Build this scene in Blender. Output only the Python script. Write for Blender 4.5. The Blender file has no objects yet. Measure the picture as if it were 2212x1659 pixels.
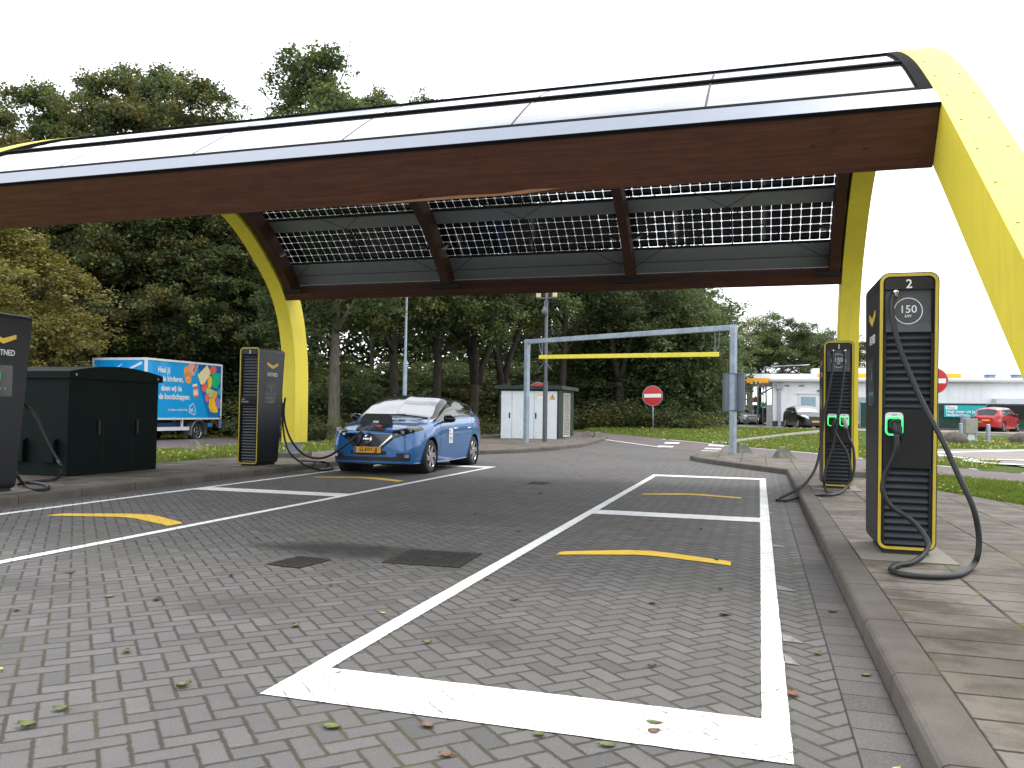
import bpy, bmesh, math, random
import numpy as np
from mathutils import Vector, Matrix
random.seed(7); RNG = np.random.default_rng(11)
SC = bpy.context.scene
COL = SC.collection
R = math.radians

# ------------------------------------------------------------------ camera
CAM_H = 1.25
PW, PH, PF = 2212., 1659., 1760.            # picture size and focal length (same unit)
_p, _r, _y = R(1.95), R(0.85), R(16.9)
_F = np.array([-math.sin(_y)*math.cos(_p), math.cos(_y)*math.cos(_p), math.sin(_p)])
_R0 = np.array([math.cos(_y), math.sin(_y), 0.]); _U0 = np.cross(_R0, _F)
_Rt = math.cos(_r)*_R0 + math.sin(_r)*_U0
_Up = math.cos(_r)*_U0 - math.sin(_r)*_R0
_C = np.array([0., 0., CAM_H])
cd = bpy.data.cameras.new("camera"); cam = bpy.data.objects.new("camera", cd); COL.objects.link(cam)
cd.sensor_width = 36; cd.lens = 36*PF/PW; cd.clip_end = 2000; cd.clip_start = .05
M = Matrix([[_Rt[i], _Up[i], -_F[i], _C[i]] for i in range(3)] + [[0, 0, 0, 1]])
cam.matrix_world = M
SC.camera = cam

# ------------------------------------------------------------------ sky and sun
SUN_EL, SUN_AZ = 62., 35.                    # azimuth clockwise from +Y: ahead and a little to the right, behind thin cloud
w = bpy.data.worlds.new("World"); SC.world = w; w.use_nodes = True
nt = w.node_tree; nt.nodes.clear()
out = nt.nodes.new("ShaderNodeOutputWorld"); bg = nt.nodes.new("ShaderNodeBackground")
sky = nt.nodes.new("ShaderNodeTexSky"); sky.sky_type = 'NISHITA'; sky.sun_disc = False
sky.sun_elevation = R(SUN_EL); sky.sun_rotation = R(SUN_AZ); sky.dust_density = 3; sky.air_density = 1.2
tc = nt.nodes.new("ShaderNodeTexCoord"); mp = nt.nodes.new("ShaderNodeMapping"); mp.inputs['Scale'].default_value = (1.6, 1.6, 4.5)
no = nt.nodes.new("ShaderNodeTexNoise"); no.inputs['Scale'].default_value = 1.7; no.inputs['Detail'].default_value = 8; no.inputs['Roughness'].default_value = .58
rp = nt.nodes.new("ShaderNodeValToRGB")      # cloud cover: mostly closed, a few bluish gaps
rp.color_ramp.elements[0].position = .34; rp.color_ramp.elements[0].color = (.45, .45, .45, 1)
rp.color_ramp.elements[1].position = .5; rp.color_ramp.elements[1].color = (1, 1, 1, 1)
rp2 = nt.nodes.new("ShaderNodeValToRGB")     # brightness of the clouds
rp2.color_ramp.elements[0].position = .3; rp2.color_ramp.elements[0].color = (9.4, 10.0, 11.0, 1)
rp2.color_ramp.elements[1].position = .7; rp2.color_ramp.elements[1].color = (13.4, 13.7, 14.1, 1)
mx = nt.nodes.new("ShaderNodeMix"); mx.data_type = 'RGBA'
nt.links.new(tc.outputs['Generated'], mp.inputs['Vector']); nt.links.new(mp.outputs[0], no.inputs['Vector'])
nt.links.new(no.outputs[0], rp.inputs[0]); nt.links.new(no.outputs[0], rp2.inputs[0])
nt.links.new(rp.outputs[0], mx.inputs['Factor']); nt.links.new(sky.outputs[0], mx.inputs['A']); nt.links.new(rp2.outputs[0], mx.inputs['B'])
nt.links.new(mx.outputs['Result'], bg.inputs[0]); bg.inputs[1].default_value = .15
nt.links.new(bg.outputs[0], out.inputs[0])
sd = bpy.data.lights.new("sun", 'SUN'); sd.energy = 1.45; sd.angle = R(18); sd.color = (1, .96, .9)
so = bpy.data.objects.new("sun", sd); COL.objects.link(so)
_az = R(SUN_AZ); _el = R(SUN_EL)
so.rotation_euler = Vector((-math.sin(_az)*math.cos(_el), -math.cos(_az)*math.cos(_el), -math.sin(_el))).to_track_quat('-Z', 'Y').to_euler()
so.location = (0, 0, 60)
vs = SC.view_settings; vs.view_transform = 'Standard'; vs.look = 'None'; vs.exposure = 0.4; vs.gamma = 1; vs.use_curve_mapping = False
SC.cycles.max_bounces = 6; SC.cycles.transparent_max_bounces = 12; SC.cycles.diffuse_bounces = 3; SC.cycles.glossy_bounces = 3

# ------------------------------------------------------------------ places: a picture point on the terrain, or at a depth
def sm(a, b, x):
    t = np.clip((x-a)/(b-a), 0, 1); return t*t*(3-2*t)
def T(x, y):                                  # height of the land round the lot
    return .1 + .34*sm(27+11*sm(-3, 5, x), 42+10*sm(-3, 5, x), y)*sm(-14, -7, x) - .08*sm(-11.8, -14.5, x)*0 - .06*(1-sm(-15.5, -12.5, x))
def ray(px, py): return _F + _Rt*(px-PW/2)/PF - _Up*(py-PH/2)/PF
def atz(px, py, z=0.):
    r = ray(px, py); return _C + r*(z-CAM_H)/r[2]
def atD(px, py, D): return _C + ray(px, py)*D
def onT(px, py):
    P = atz(px, py, .1)
    for _ in range(30):
        z = float(T(P[0], P[1])); Q = atz(px, py, z)
        P = .5*P + .5*Q
    return P

# ------------------------------------------------------------------ node material helpers
MATS = {}
class NB:
    """small helper to write node trees"""
    def __init__(s, name):
        s.m = bpy.data.materials.new(name); s.m.use_nodes = True; s.t = s.m.node_tree
        s.b = s.t.nodes['Principled BSDF']; s.out = s.t.nodes['Material Output']
    def n(s, typ, **k):
        nd = s.t.nodes.new('ShaderNode'+typ)
        for a, v in k.items(): setattr(nd, a, v)
        return nd
    def set(s, sock, v):
        if isinstance(v, bpy.types.NodeSocket): s.t.links.new(v, sock)
        elif v is not None: sock.default_value = v
    def ma(s, op, a, b=None, c=None):
        nd = s.n('Math', operation=op); s.set(nd.inputs[0], a); s.set(nd.inputs[1], b)
        if c is not None: s.set(nd.inputs[2], c)
        return nd.outputs[0]
    def mix(s, f, a, b, bt='MIX'):
        nd = s.n('Mix', data_type='RGBA', blend_type=bt)
        s.set(nd.inputs['Factor'], f); s.set(nd.inputs['A'], a); s.set(nd.inputs['B'], b); return nd.outputs['Result']
    def noise(s, vec, scale, detail=4, rough=.55, dist=0):
        nd = s.n('TexNoise'); s.set(nd.inputs['Vector'], vec); nd.inputs['Scale'].default_value = scale
        nd.inputs['Detail'].default_value = detail; nd.inputs['Roughness'].default_value = rough; nd.inputs['Distortion'].default_value = dist
        return nd.outputs[0]
    def ramp(s, f, stops):
        nd = s.n('ValToRGB'); e = nd.color_ramp.elements
        while len(e) < len(stops): e.new(.5)
        for i, (p, c) in enumerate(stops):
            e[i].position = p; e[i].color = c if len(c) == 4 else (*c, 1)
        s.set(nd.inputs[0], f); return nd.outputs[0]
    def step(s, f, a, b):
        nd = s.n('MapRange'); s.set(nd.inputs[0], f); nd.inputs[1].default_value = a; nd.inputs[2].default_value = b; return nd.outputs[0]
    def pos(s): return s.n('NewGeometry').outputs['Position']
    def obj(s): return s.n('TexCoord').outputs['Object']
    def sc(s, vec, k):
        nd = s.n('Mapping'); s.set(nd.inputs[0], vec); nd.inputs['Scale'].default_value = k; return nd.outputs[0]
    def bump(s, h, strength=.3, dist=.01):
        nd = s.n('Bump'); s.set(nd.inputs['Height'], h); nd.inputs['Strength'].default_value = strength; nd.inputs['Distance'].default_value = dist
        s.t.links.new(nd.outputs[0], s.b.inputs['Normal'])
    def fin(s, col=None, rough=None, metal=None, spec=None):
        if col is not None: s.set(s.b.inputs['Base Color'], col if not isinstance(col, tuple) or len(col) == 4 else (*col, 1))
        if rough is not None: s.set(s.b.inputs['Roughness'], rough)
        if metal is not None: s.b.inputs['Metallic'].default_value = metal
        if spec is not None: s.b.inputs['Specular IOR Level'].default_value = spec
        return s.m
def mat(name, col, rough=.6, metal=0., var=.15, scale=6., bump=0., coat=0., emit=None, estr=0., spec=.5, scale3=None, stain=None):
    """a plain surface with a little procedural unevenness"""
    if name in MATS: return MATS[name]
    k = NB(name); v = k.obj()
    if scale3: v = k.sc(v, scale3)
    f = k.noise(v, scale, 5)
    c0 = tuple(max(0, c*(1-var)) for c in col); c1 = tuple(min(1, c*(1+var)) for c in col)
    c = k.ramp(f, [(.3, c0), (.7, c1)])
    if stain:
        g = k.noise(k.sc(k.obj(), (3, 3, .5)), 2.2, 6, .65)
        c = k.mix(k.step(g, .5, .75), c, (*stain, 1))
    k.fin(c, None, metal, spec)
    k.set(k.b.inputs['Roughness'], k.step(f, .0, 1.0) if False else rough)
    if bump: k.bump(k.noise(v, scale*6, 3), bump, .01)
    if coat: k.b.inputs['Coat Weight'].default_value = coat; k.b.inputs['Coat Roughness'].default_value = .03
    if emit: k.b.inputs['Emission Color'].default_value = (*emit, 1); k.b.inputs['Emission Strength'].default_value = estr
    MATS[name] = k.m
    return k.m

# herringbone block paving, 0.21 x 0.105 m
def herring(k, s=.105):
    sep = k.n('SeparateXYZ'); k.set(sep.inputs[0], k.pos())
    c45 = .70710678/s
    X = k.ma('MULTIPLY', k.ma('ADD', sep.outputs[0], sep.outputs[1]), c45); Y = k.ma('MULTIPLY', k.ma('SUBTRACT', sep.outputs[1], sep.outputs[0]), c45)
    i = k.ma('FLOOR', X); j = k.ma('FLOOR', Y); fx = k.ma('SUBTRACT', X, i); fy = k.ma('SUBTRACT', Y, j)
    q = k.ma('FLOORED_MODULO', k.ma('SUBTRACT', i, j), 4.)
    def eq(v): return k.ma('COMPARE', q, float(v), .25)
    gx = k.ma('SUBTRACT', 1., fx); gy = k.ma('SUBTRACT', 1., fy)
    big = 9.
    q0, q1, q2, q3 = eq(0), eq(1), eq(2), eq(3)
    l = k.ma('ADD', fx, k.ma('MULTIPLY', q1, big)); r = k.ma('ADD', gx, k.ma('MULTIPLY', q0, big))
    b = k.ma('ADD', fy, k.ma('MULTIPLY', q2, big)); t = k.ma('ADD', gy, k.ma('MULTIPLY', q3, big))
    d = k.ma('MINIMUM', k.ma('MINIMUM', l, r), k.ma('MINIMUM', b, t))
    ii = k.ma('SUBTRACT', i, q1); jj = k.ma('SUBTRACT', j, q2)
    cb = k.n('CombineXYZ'); k.set(cb.inputs[0], ii); k.set(cb.inputs[1], jj)
    wn = k.n('TexWhiteNoise', noise_dimensions='2D'); k.set(wn.inputs['Vector'], cb.outputs[0])
    return d, wn.outputs['Value'], sep
def gridtile(k, lx, ly, off=.5, x0=0., y0=0.):
    """columns lx wide along Y, tiles ly long, every other column shifted"""
    sep = k.n('SeparateXYZ'); k.set(sep.inputs[0], k.pos())
    X = k.ma('DIVIDE', k.ma('SUBTRACT', sep.outputs[0], x0), lx); i = k.ma('FLOOR', X)
    Y = k.ma('ADD', k.ma('DIVIDE', k.ma('SUBTRACT', sep.outputs[1], y0), ly), k.ma('MULTIPLY', i, off)); j = k.ma('FLOOR', Y)
    fx = k.ma('SUBTRACT', X, i); fy = k.ma('SUBTRACT', Y, j)
    dx = k.ma('MULTIPLY', k.ma('MINIMUM', fx, k.ma('SUBTRACT', 1., fx)), lx)
    dy = k.ma('MULTIPLY', k.ma('MINIMUM', fy, k.ma('SUBTRACT', 1., fy)), ly)
    cb = k.n('CombineXYZ'); k.set(cb.inputs[0], i); k.set(cb.inputs[1], j)
    wn = k.n('TexWhiteNoise', noise_dimensions='2D'); k.set(wn.inputs['Vector'], cb.outputs[0])
    return dx, dy, wn.outputs['Value'], sep
def pavers():
    k = NB('block_paving'); d, rnd, sep = herring(k); P = k.pos()
    wob = k.ma('MULTIPLY', k.ma('SUBTRACT', k.noise(P, 28., 3), .5), .16)
    d2 = k.ma('ADD', d, wob)
    joint = k.ma('SUBTRACT', 1., k.step(d2, .05, .11))
    fine = k.noise(P, 160., 3, .7); big = k.noise(P, .55, 5, .6); mid = k.noise(P, 5., 4)
    c = k.ramp(rnd, [(0., (.08, .076, .074)), (.07, (.097, .092, .089)), (.85, (.115, .109, .104)), (1., (.127, .12, .115))])
    c = k.mix(k.step(fine, .3, .7), k.mix(1., c, (.72, .71, .7, 1), 'MULTIPLY'), k.mix(1., c, (1.42, 1.42, 1.42, 1), 'MULTIPLY'))
    c = k.mix(k.ma('MULTIPLY', k.step(k.noise(P, 75., 3, .75), .64, .68), .6), c, (.3, .29, .28, 1))
    c = k.mix(k.ma('MULTIPLY', k.step(mid, .45, .75), .3), c, (.075, .068, .065, 1))
    c = k.mix(k.ma('MULTIPLY', k.step(big, .48, .72), .5), c, k.mix(1., c, (.62, .6, .6, 1), 'MULTIPLY'))
    # dirt: a dark greasy patch by the drain and a few smaller ones
    for (x, y, rx, ry, a) in ((-3.5, 6.55, 1.0, .42, .9), (-3.1, 4.5, .5, .35, .3), (-1.5, 4.3, .35, .2, .3), (-5.2, 4.4, .8, .3, .35), (-3.9, 9.0, 1.6, .6, .25)):
        dx = k.ma('DIVIDE', k.ma('SUBTRACT', sep.outputs[0], x), rx); dy = k.ma('DIVIDE', k.ma('SUBTRACT', sep.outputs[1], y), ry)
        rr = k.ma('ADD', k.ma('POWER', dx, 2.), k.ma('POWER', dy, 2.)); rr = k.ma('ADD', rr, k.ma('MULTIPLY', k.ma('SUBTRACT', mid, .5), 1.6))
        c = k.mix(k.ma('MULTIPLY', k.ma('SUBTRACT', 1., k.step(rr, .15, 1.1)), a), c, (.018, .017, .017, 1))
    moss = k.mix(k.ma('MULTIPLY', k.step(k.noise(P, 1.1, 4), .45, .68), .8), (.042, .036, .029, 1), (.09, .085, .026, 1))
    moss = k.mix(k.step(k.noise(P, 9., 3), .4, .75), moss, (.045, .037, .03, 1))
    c = k.mix(joint, c, moss)
    k.fin(c, k.ma('ADD', .62, k.ma('MULTIPLY', mid, .25)), spec=.35)
    h = k.ma('ADD', k.step(d2, .02, .16), k.ma('MULTIPLY', fine, .25)); k.bump(h, .55, .008)
    return k.m
def paint(name, col):
    k = NB(name); d, rnd, sep = herring(k); P = k.pos()
    wob = k.ma('MULTIPLY', k.ma('SUBTRACT', k.noise(P, 28., 3), .5), .16); d2 = k.ma('ADD', d, wob)
    j = k.ma('SUBTRACT', 1., k.step(d2, .01, .05))
    n1 = k.noise(P, 30., 4, .7); n2 = k.noise(P, 2., 3)
    c = k.mix(k.step(n2, .3, .75), (*col, 1), tuple(a*.86 for a in col)+(1,))
    c = k.mix(k.ma('MULTIPLY', j, k.step(n2, .3, .6)), c, (.2, .17, .13, 1))
    c = k.mix(k.ma('MULTIPLY', k.step(n1, .68, .74), .7), c, (.28, .26, .24, 1))
    k.fin(c, .7, spec=.3); k.bump(k.ma('ADD', k.step(d2, .0, .16), k.ma('MULTIPLY', k.noise(P, 160., 2), .3)), .4, .006); return k.m
def flags():
    k = NB('paving_slabs'); dx, dy, rnd, sep = gridtile(k, .6, .3, .37, x0=.165); P = k.pos()
    n = k.noise(P, 2.6, 6, .65); f = k.noise(P, 90., 3, .7); nn = k.noise(P, 22., 3)
    c = k.ramp(rnd, [(0, (.115, .096, .076)), (.5, (.14, .12, .098)), (1, (.17, .15, .127))])
    c = k.mix(k.ma('MULTIPLY', k.step(n, .44, .62), .85), c, (.06, .045, .032, 1))
    c = k.mix(k.ma('MULTIPLY', k.step(f, .5, .8), .3), c, (.27, .255, .22, 1))
    w_ = k.ma('MULTIPLY', k.ma('SUBTRACT', nn, .5), .012)
    j = k.ma('SUBTRACT', 1., k.ma('MULTIPLY', k.step(k.ma('ADD', dx, w_), .008, .017), k.step(k.ma('ADD', dy, w_), .006, .013)))
    mo = k.mix(k.step(k.noise(P, 1.7, 4), .48, .62), (.02, .016, .012, 1), (.085, .1, .02, 1))
    c = k.mix(j, c, mo)
    k.fin(c, .8, spec=.3); k.bump(k.ma('SUBTRACT', k.ma('MULTIPLY', f, .3), j), .5, .006); return k.m
def kerbmat():
    k = NB('kerb_stone'); P = k.pos(); sep = k.n('SeparateXYZ'); k.set(sep.inputs[0], P)
    n = k.noise(P, 3., 6, .6); f = k.noise(P, 140., 3, .7)
    c = k.mix(k.step(n, .35, .7), (.118, .104, .089, 1), (.072, .06, .05, 1))
    c = k.mix(k.ma('MULTIPLY', k.step(f, .5, .75), .35), c, (.24, .225, .2, 1))
    fy = k.ma('FRACT', sep.outputs[1]); dj = k.ma('MINIMUM', fy, k.ma('SUBTRACT', 1., fy)); j = k.ma('SUBTRACT', 1., k.step(dj, .004, .009))
    c = k.mix(j, c, (.025, .021, .018, 1))
    k.fin(c, .85, spec=.3); k.bump(f, .25, .004); return k.m
def gutter():
    k = NB('gutter_blocks'); dx, dy, rnd, sep = gridtile(k, .21, .21, 0., x0=.565); P = k.pos()
    j = k.ma('SUBTRACT', 1., k.ma('MULTIPLY', k.step(dx, .003, .008), k.step(dy, .003, .007)))
    c = k.ramp(rnd, [(0, (.068, .062, .058)), (1, (.1, .092, .087))]); c = k.mix(k.step(k.noise(P, 140., 3), .45, .8), c, (.16, .15, .145, 1))
    c = k.mix(j, c, (.025, .021, .017, 1)); k.fin(c, .8, spec=.3); k.bump(j, -.4, .006); return k.m
def asphalt(name, a, b):
    k = NB(name); P = k.pos(); f = k.noise(P, 120., 4, .75); n = k.noise(P, 1.2, 5)
    c = k.mix(k.step(n, .3, .7), (*a, 1), (*b, 1)); c = k.mix(k.ma('MULTIPLY', k.step(f, .45, .8), .4), c, tuple(v*1.7 for v in b)+(1,))
    k.fin(c, .85, spec=.3); k.bump(f, .3, .005); return k.m
def grassground():
    k = NB('turf'); P = k.pos(); n = k.noise(P, 1.3, 5); f = k.noise(P, 26., 4, .7)
    c = k.ramp(f, [(.3, (.035, .05, .012)), (.55, (.075, .11, .022)), (.8, (.12, .16, .035))])
    c = k.mix(k.ma('MULTIPLY', k.step(n, .5, .75), .5), c, (.085, .065, .038, 1)); k.fin(c, .95, spec=.1); k.bump(f, .8, .04); return k.m
def leafmat(name, stops, trans=.35):
    k = NB(name); g = k.n('NewGeometry'); oi = k.n('ObjectInfo')
    f = k.ma('FRACT', k.ma('ADD', g.outputs['Random Per Island'], k.ma('MULTIPLY', oi.outputs['Random'], .0)))
    n = k.step(k.noise(k.obj(), .75, 3), .28, .72)
    f2 = k.ma('ADD', k.ma('MULTIPLY', f, .6), k.ma('MULTIPLY', n, .4))
    c = k.ramp(f2, stops); k.fin(c, .55, spec=.35)
    tr = k.n('BsdfTranslucent'); k.set(tr.inputs[0], k.mix(1., c, (1.3, 1.25, .6, 1), 'MULTIPLY'))
    ms = k.n('MixShader'); ms.inputs[0].default_value = trans; k.t.links.new(k.b.outputs[0], ms.inputs[1]); k.t.links.new(tr.outputs[0], ms.inputs[2])
    k.t.links.new(ms.outputs[0], k.out.inputs[0]); return k.m
def wood(name, a, b):
    k = NB(name); v = k.sc(k.obj(), (.22, 5., 5.)); n = k.noise(v, 5., 6, .6, 1.2); kn = k.noise(k.sc(k.obj(), (1.6, 4., 4.)), 2.6, 2, .4)
    v2 = k.n('TexVoronoi'); k.set(v2.inputs['Vector'], k.sc(k.obj(), (1.3, .02, 3.))); v2.inputs['Scale'].default_value = 1.9
    c = k.mix(k.step(n, .32, .68), (*a, 1), (*b, 1)); c = k.mix(k.ma('MULTIPLY', k.step(kn, .45, .75), .35), c, tuple(x*.6 for x in a)+(1,))
    lam = k.n('SeparateXYZ'); k.set(lam.inputs[0], k.obj()); lf = k.ma('FRACT', k.ma('MULTIPLY', k.ma('ADD', lam.outputs[2], k.ma('MULTIPLY', lam.outputs[1], -.79)), 14.)); c = k.mix(k.ma('MULTIPLY', k.ma('SUBTRACT', 1., k.step(lf, .0, .09)), .45), c, (.014, .006, .004, 1))
    c = k.mix(k.ma('MULTIPLY', k.ma('SUBTRACT', 1., k.step(v2.outputs['Distance'], .045, .085)), .92), c, (.012, .008, .006, 1))
    sep = k.n('SeparateXYZ'); k.set(sep.inputs[0], k.obj()); fz = k.ma('FRACT', k.ma('MULTIPLY', sep.outputs[1], 25.))
    k.fin(c, .55, spec=.35); k.bump(n, .15, .004); return k.m
def bark(name, a, b):
    k = NB(name); v = k.sc(k.obj(), (3, 3, .6)); n = k.noise(v, 4., 6, .7); c = k.mix(k.step(n, .35, .65), (*a, 1), (*b, 1))
    z = k.n('SeparateXYZ'); k.set(z.inputs[0], k.obj()); lo = k.ma('SUBTRACT', 1., k.step(z.outputs[2], .2, 2.0))
    c = k.mix(k.ma('MULTIPLY', lo, k.step(k.noise(k.obj(), 3., 3), .4, .6)), c, (.09, .11, .025, 1))
    k.fin(c, .9, spec=.15); k.bump(n, .7, .03); return k.m
def pvmat():
    k = NB('solar_glass'); uv = k.n('TexCoord').outputs['UV']; sep = k.n('SeparateXYZ'); k.set(sep.inputs[0], uv)
    a = k.ma('ABSOLUTE', k.ma('SUBTRACT', k.ma('FRACT', sep.outputs[0]), .5)); b = k.ma('ABSOLUTE', k.ma('SUBTRACT', k.ma('FRACT', sep.outputs[1]), .5))
    gap = k.ma('MAXIMUM', k.ma('GREATER_THAN', k.ma('MAXIMUM', a, b), .485), k.ma('GREATER_THAN', k.ma('ADD', a, b), .868))
    n = k.noise(k.sc(k.obj(), (1, 6, 6)), 8., 3)
    k.fin(k.mix(n, (.004, .0045, .007, 1), (.008, .008, .011, 1)), .5, spec=.1)
    tr = k.n('BsdfTransparent'); tr.inputs[0].default_value = (.93, .95, .96, 1); tl = k.n('BsdfTranslucent'); tl.inputs[0].default_value = (.85, .88, .9, 1)
    m0 = k.n('MixShader'); m0.inputs[0].default_value = .27; k.t.links.new(tr.outputs[0], m0.inputs[1]); k.t.links.new(tl.outputs[0], m0.inputs[2])
    m1 = k.n('MixShader'); k.t.links.new(gap, m1.inputs[0]); k.t.links.new(k.b.outputs[0], m1.inputs[1]); k.t.links.new(m0.outputs[0], m1.inputs[2])
    gl = k.n('BsdfGlossy'); gl.inputs['Roughness'].default_value = .05; fr = k.n('Fresnel'); bf = k.n('NewGeometry').outputs['Backfacing']; fr.inputs[0].default_value = 1/1.5
    lw = k.n('LayerWeight'); lw.inputs[0].default_value = .5          # coated front glass mirrors the sky strongly at a slant
    fac = k.ma('ADD', k.ma('MULTIPLY', bf, fr.outputs[0]), k.ma('MULTIPLY', k.ma('SUBTRACT', 1., bf), k.ma('MULTIPLY', k.ma('POWER', lw.outputs['Facing'], 1.5), .95)))
    m2 = k.n('MixShader'); k.t.links.new(fac, m2.inputs[0]); k.t.links.new(m1.outputs[0], m2.inputs[1]); k.t.links.new(gl.outputs[0], m2.inputs[2])
    k.t.links.new(m2.outputs[0], k.out.inputs[0]); return k.m
def carpaint(name, col, flake=.25, metal=.55):
    k = NB(name); n = k.noise(k.obj(), 900., 1); c = k.mix(k.ma('MULTIPLY', k.step(n, .4, .7), flake), (*col, 1), tuple(min(1, v*1.8+.02) for v in col)+(1,))
    d = k.noise(k.obj(), 3., 5)
    k.fin(c, k.ma('ADD', .26, k.ma('MULTIPLY', d, .12)), metal); k.b.inputs['Coat Weight'].default_value = 1; k.b.inputs['Coat Roughness'].default_value = .025; return k.m

M_PAVE = pavers(); M_WHITE = paint('white_road_paint', (.86, .86, .84)); M_YEL = paint('yellow_road_paint', (.78, .50, .05))
M_FLAG = flags(); M_KERB = kerbmat(); M_GUT = gutter(); M_RED = asphalt('reddish_asphalt', (.1, .078, .076), (.135, .108, .106)); M_ASPH = asphalt('light_asphalt', (.19, .165, .15), (.24, .21, .19))
M_TURF = grassground(); M_PV = pvmat()
M_WOOD = wood('brown_glulam', (.046, .016, .0082), (.086, .031, .016)); M_WOOD2 = mat('torn_wood', (.3, .15, .07), .8)
M_ARCH = mat('yellow_steel', (.77, .635, .06), .55, 0, .06, 1.2, spec=.25, stain=(.67, .56, .08))
M_GREYS = mat('grey_sheet', (.25, .27, .285), .45, .2, .06); M_FASC = mat('grey_fascia', (.18, .2, .245), .38, .6, .05); M_BLK = mat('black_rubber', (.012, .012, .013), .55, 0, .2); M_MATTE = mat('matte_black_profile', (.006, .006, .007), .9, 0, .2, spec=.08); M_BLKG = mat('black_gloss', (.01, .01, .011), .1, 0, .2)
M_CASE = mat('black_powder_coat', (.0095, .0095, .0105), .45, .2, .15, 40, .08); M_LOUV = mat('black_louvre', (.026, .03, .037), .32, .2, .15)
M_CASEY = mat('yellow_trim', (.52, .38, .03), .45, 0, .08); M_CABLE = mat('black_cable', (.01, .01, .011), .5, 0, .3, 60, .1)
M_LET = mat('white_print', (.75, .75, .74), .5, 0, .04); M_LOGO = mat('gold_print', (.72, .45, .06), .5, 0, .06); M_CHROME = mat('chrome', (.8, .8, .8), .12, 1, .03)
M_GREEN = mat('green_led', (.05, .8, .2), .4, 0, 0, emit=(.03, 1., .16), estr=1.3); M_SCRDOT = mat('screen_green', (.03, .22, .1), .4, 0, 0, emit=(.2, .8, .4), estr=.08)
M_HOLS = mat('white_plastic', (.7, .7, .68), .4, 0, .05); M_GALV = mat('galvanised_steel', (.27, .32, .38), .45, .4, .2, 5, stain=(.34, .38, .42)); M_POLE = mat('grey_pole_paint', (.085, .09, .1), .5, .2, .15)
M_YBAR = mat('yellow_bar_paint', (.75, .63, .05), .45, 0, .1, 8); M_CONC = mat('concrete', (.135, .125, .1), .9, 0, .35, 5, .4, stain=(.06, .062, .035)); M_DGREEN = mat('dark_green_paint', (.0018, .0075, .006), .6, 0, .25, 4, stain=(.003, .009, .0075), spec=.12)
M_DOORW = mat('pale_grey_door', (.66, .7, .73), .45, 0, .05, 3, stain=(.6, .63, .63)); M_SIGNR = mat('sign_red', (.48, .015, .02), .4, 0, .08); M_SIGNB = mat('sign_back_grey', (.15, .17, .2), .5, .4, .08)
M_GLASS = mat('dark_glass', (.012, .014, .015), .03, 0, .1, spec=.8); M_WALLW = mat('white_cladding', (.78, .8, .82), .5, 0, .05, 2, stain=(.68, .7, .71))
M_SHELL = mat('amber_fascia', (.85, .42, .01), .4, 0, .04); M_SHRED = mat('red_fascia', (.6, .03, .02), .4, 0, .04); M_TEAL = mat('teal_print', (.0, .36, .38), .5, 0, .05); M_FENCE = mat('dark_green_cloth', (.012, .05, .035), .7, 0, .25, 3)
M_TYRE = mat('tyre_rubber', (.02, .02, .021), .75, 0, .2); M_RIM = mat('alloy', (.6, .6, .61), .25, .9, .05); M_STONE = mat('boulder', (.085, .07, .058), .9, 0, .4, 5, .5); M_SOIL = mat('dark_void', (.01, .01, .01), .9)
M_PLATE = mat('amber_plate', (.72, .36, .02), .5, 0, .05); M_PLATEB = mat('blue_print', (.03, .08, .35), .5, 0, .05); M_LAMP = mat('lamp_glass', (.75, .78, .8), .08, .6, .1); M_TAILR = mat('tail_red', (.35, .01, .012), .15, 0, .1)
M_PLAS = mat('grey_plastic', (.12, .125, .13), .5, 0, .15)

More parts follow.
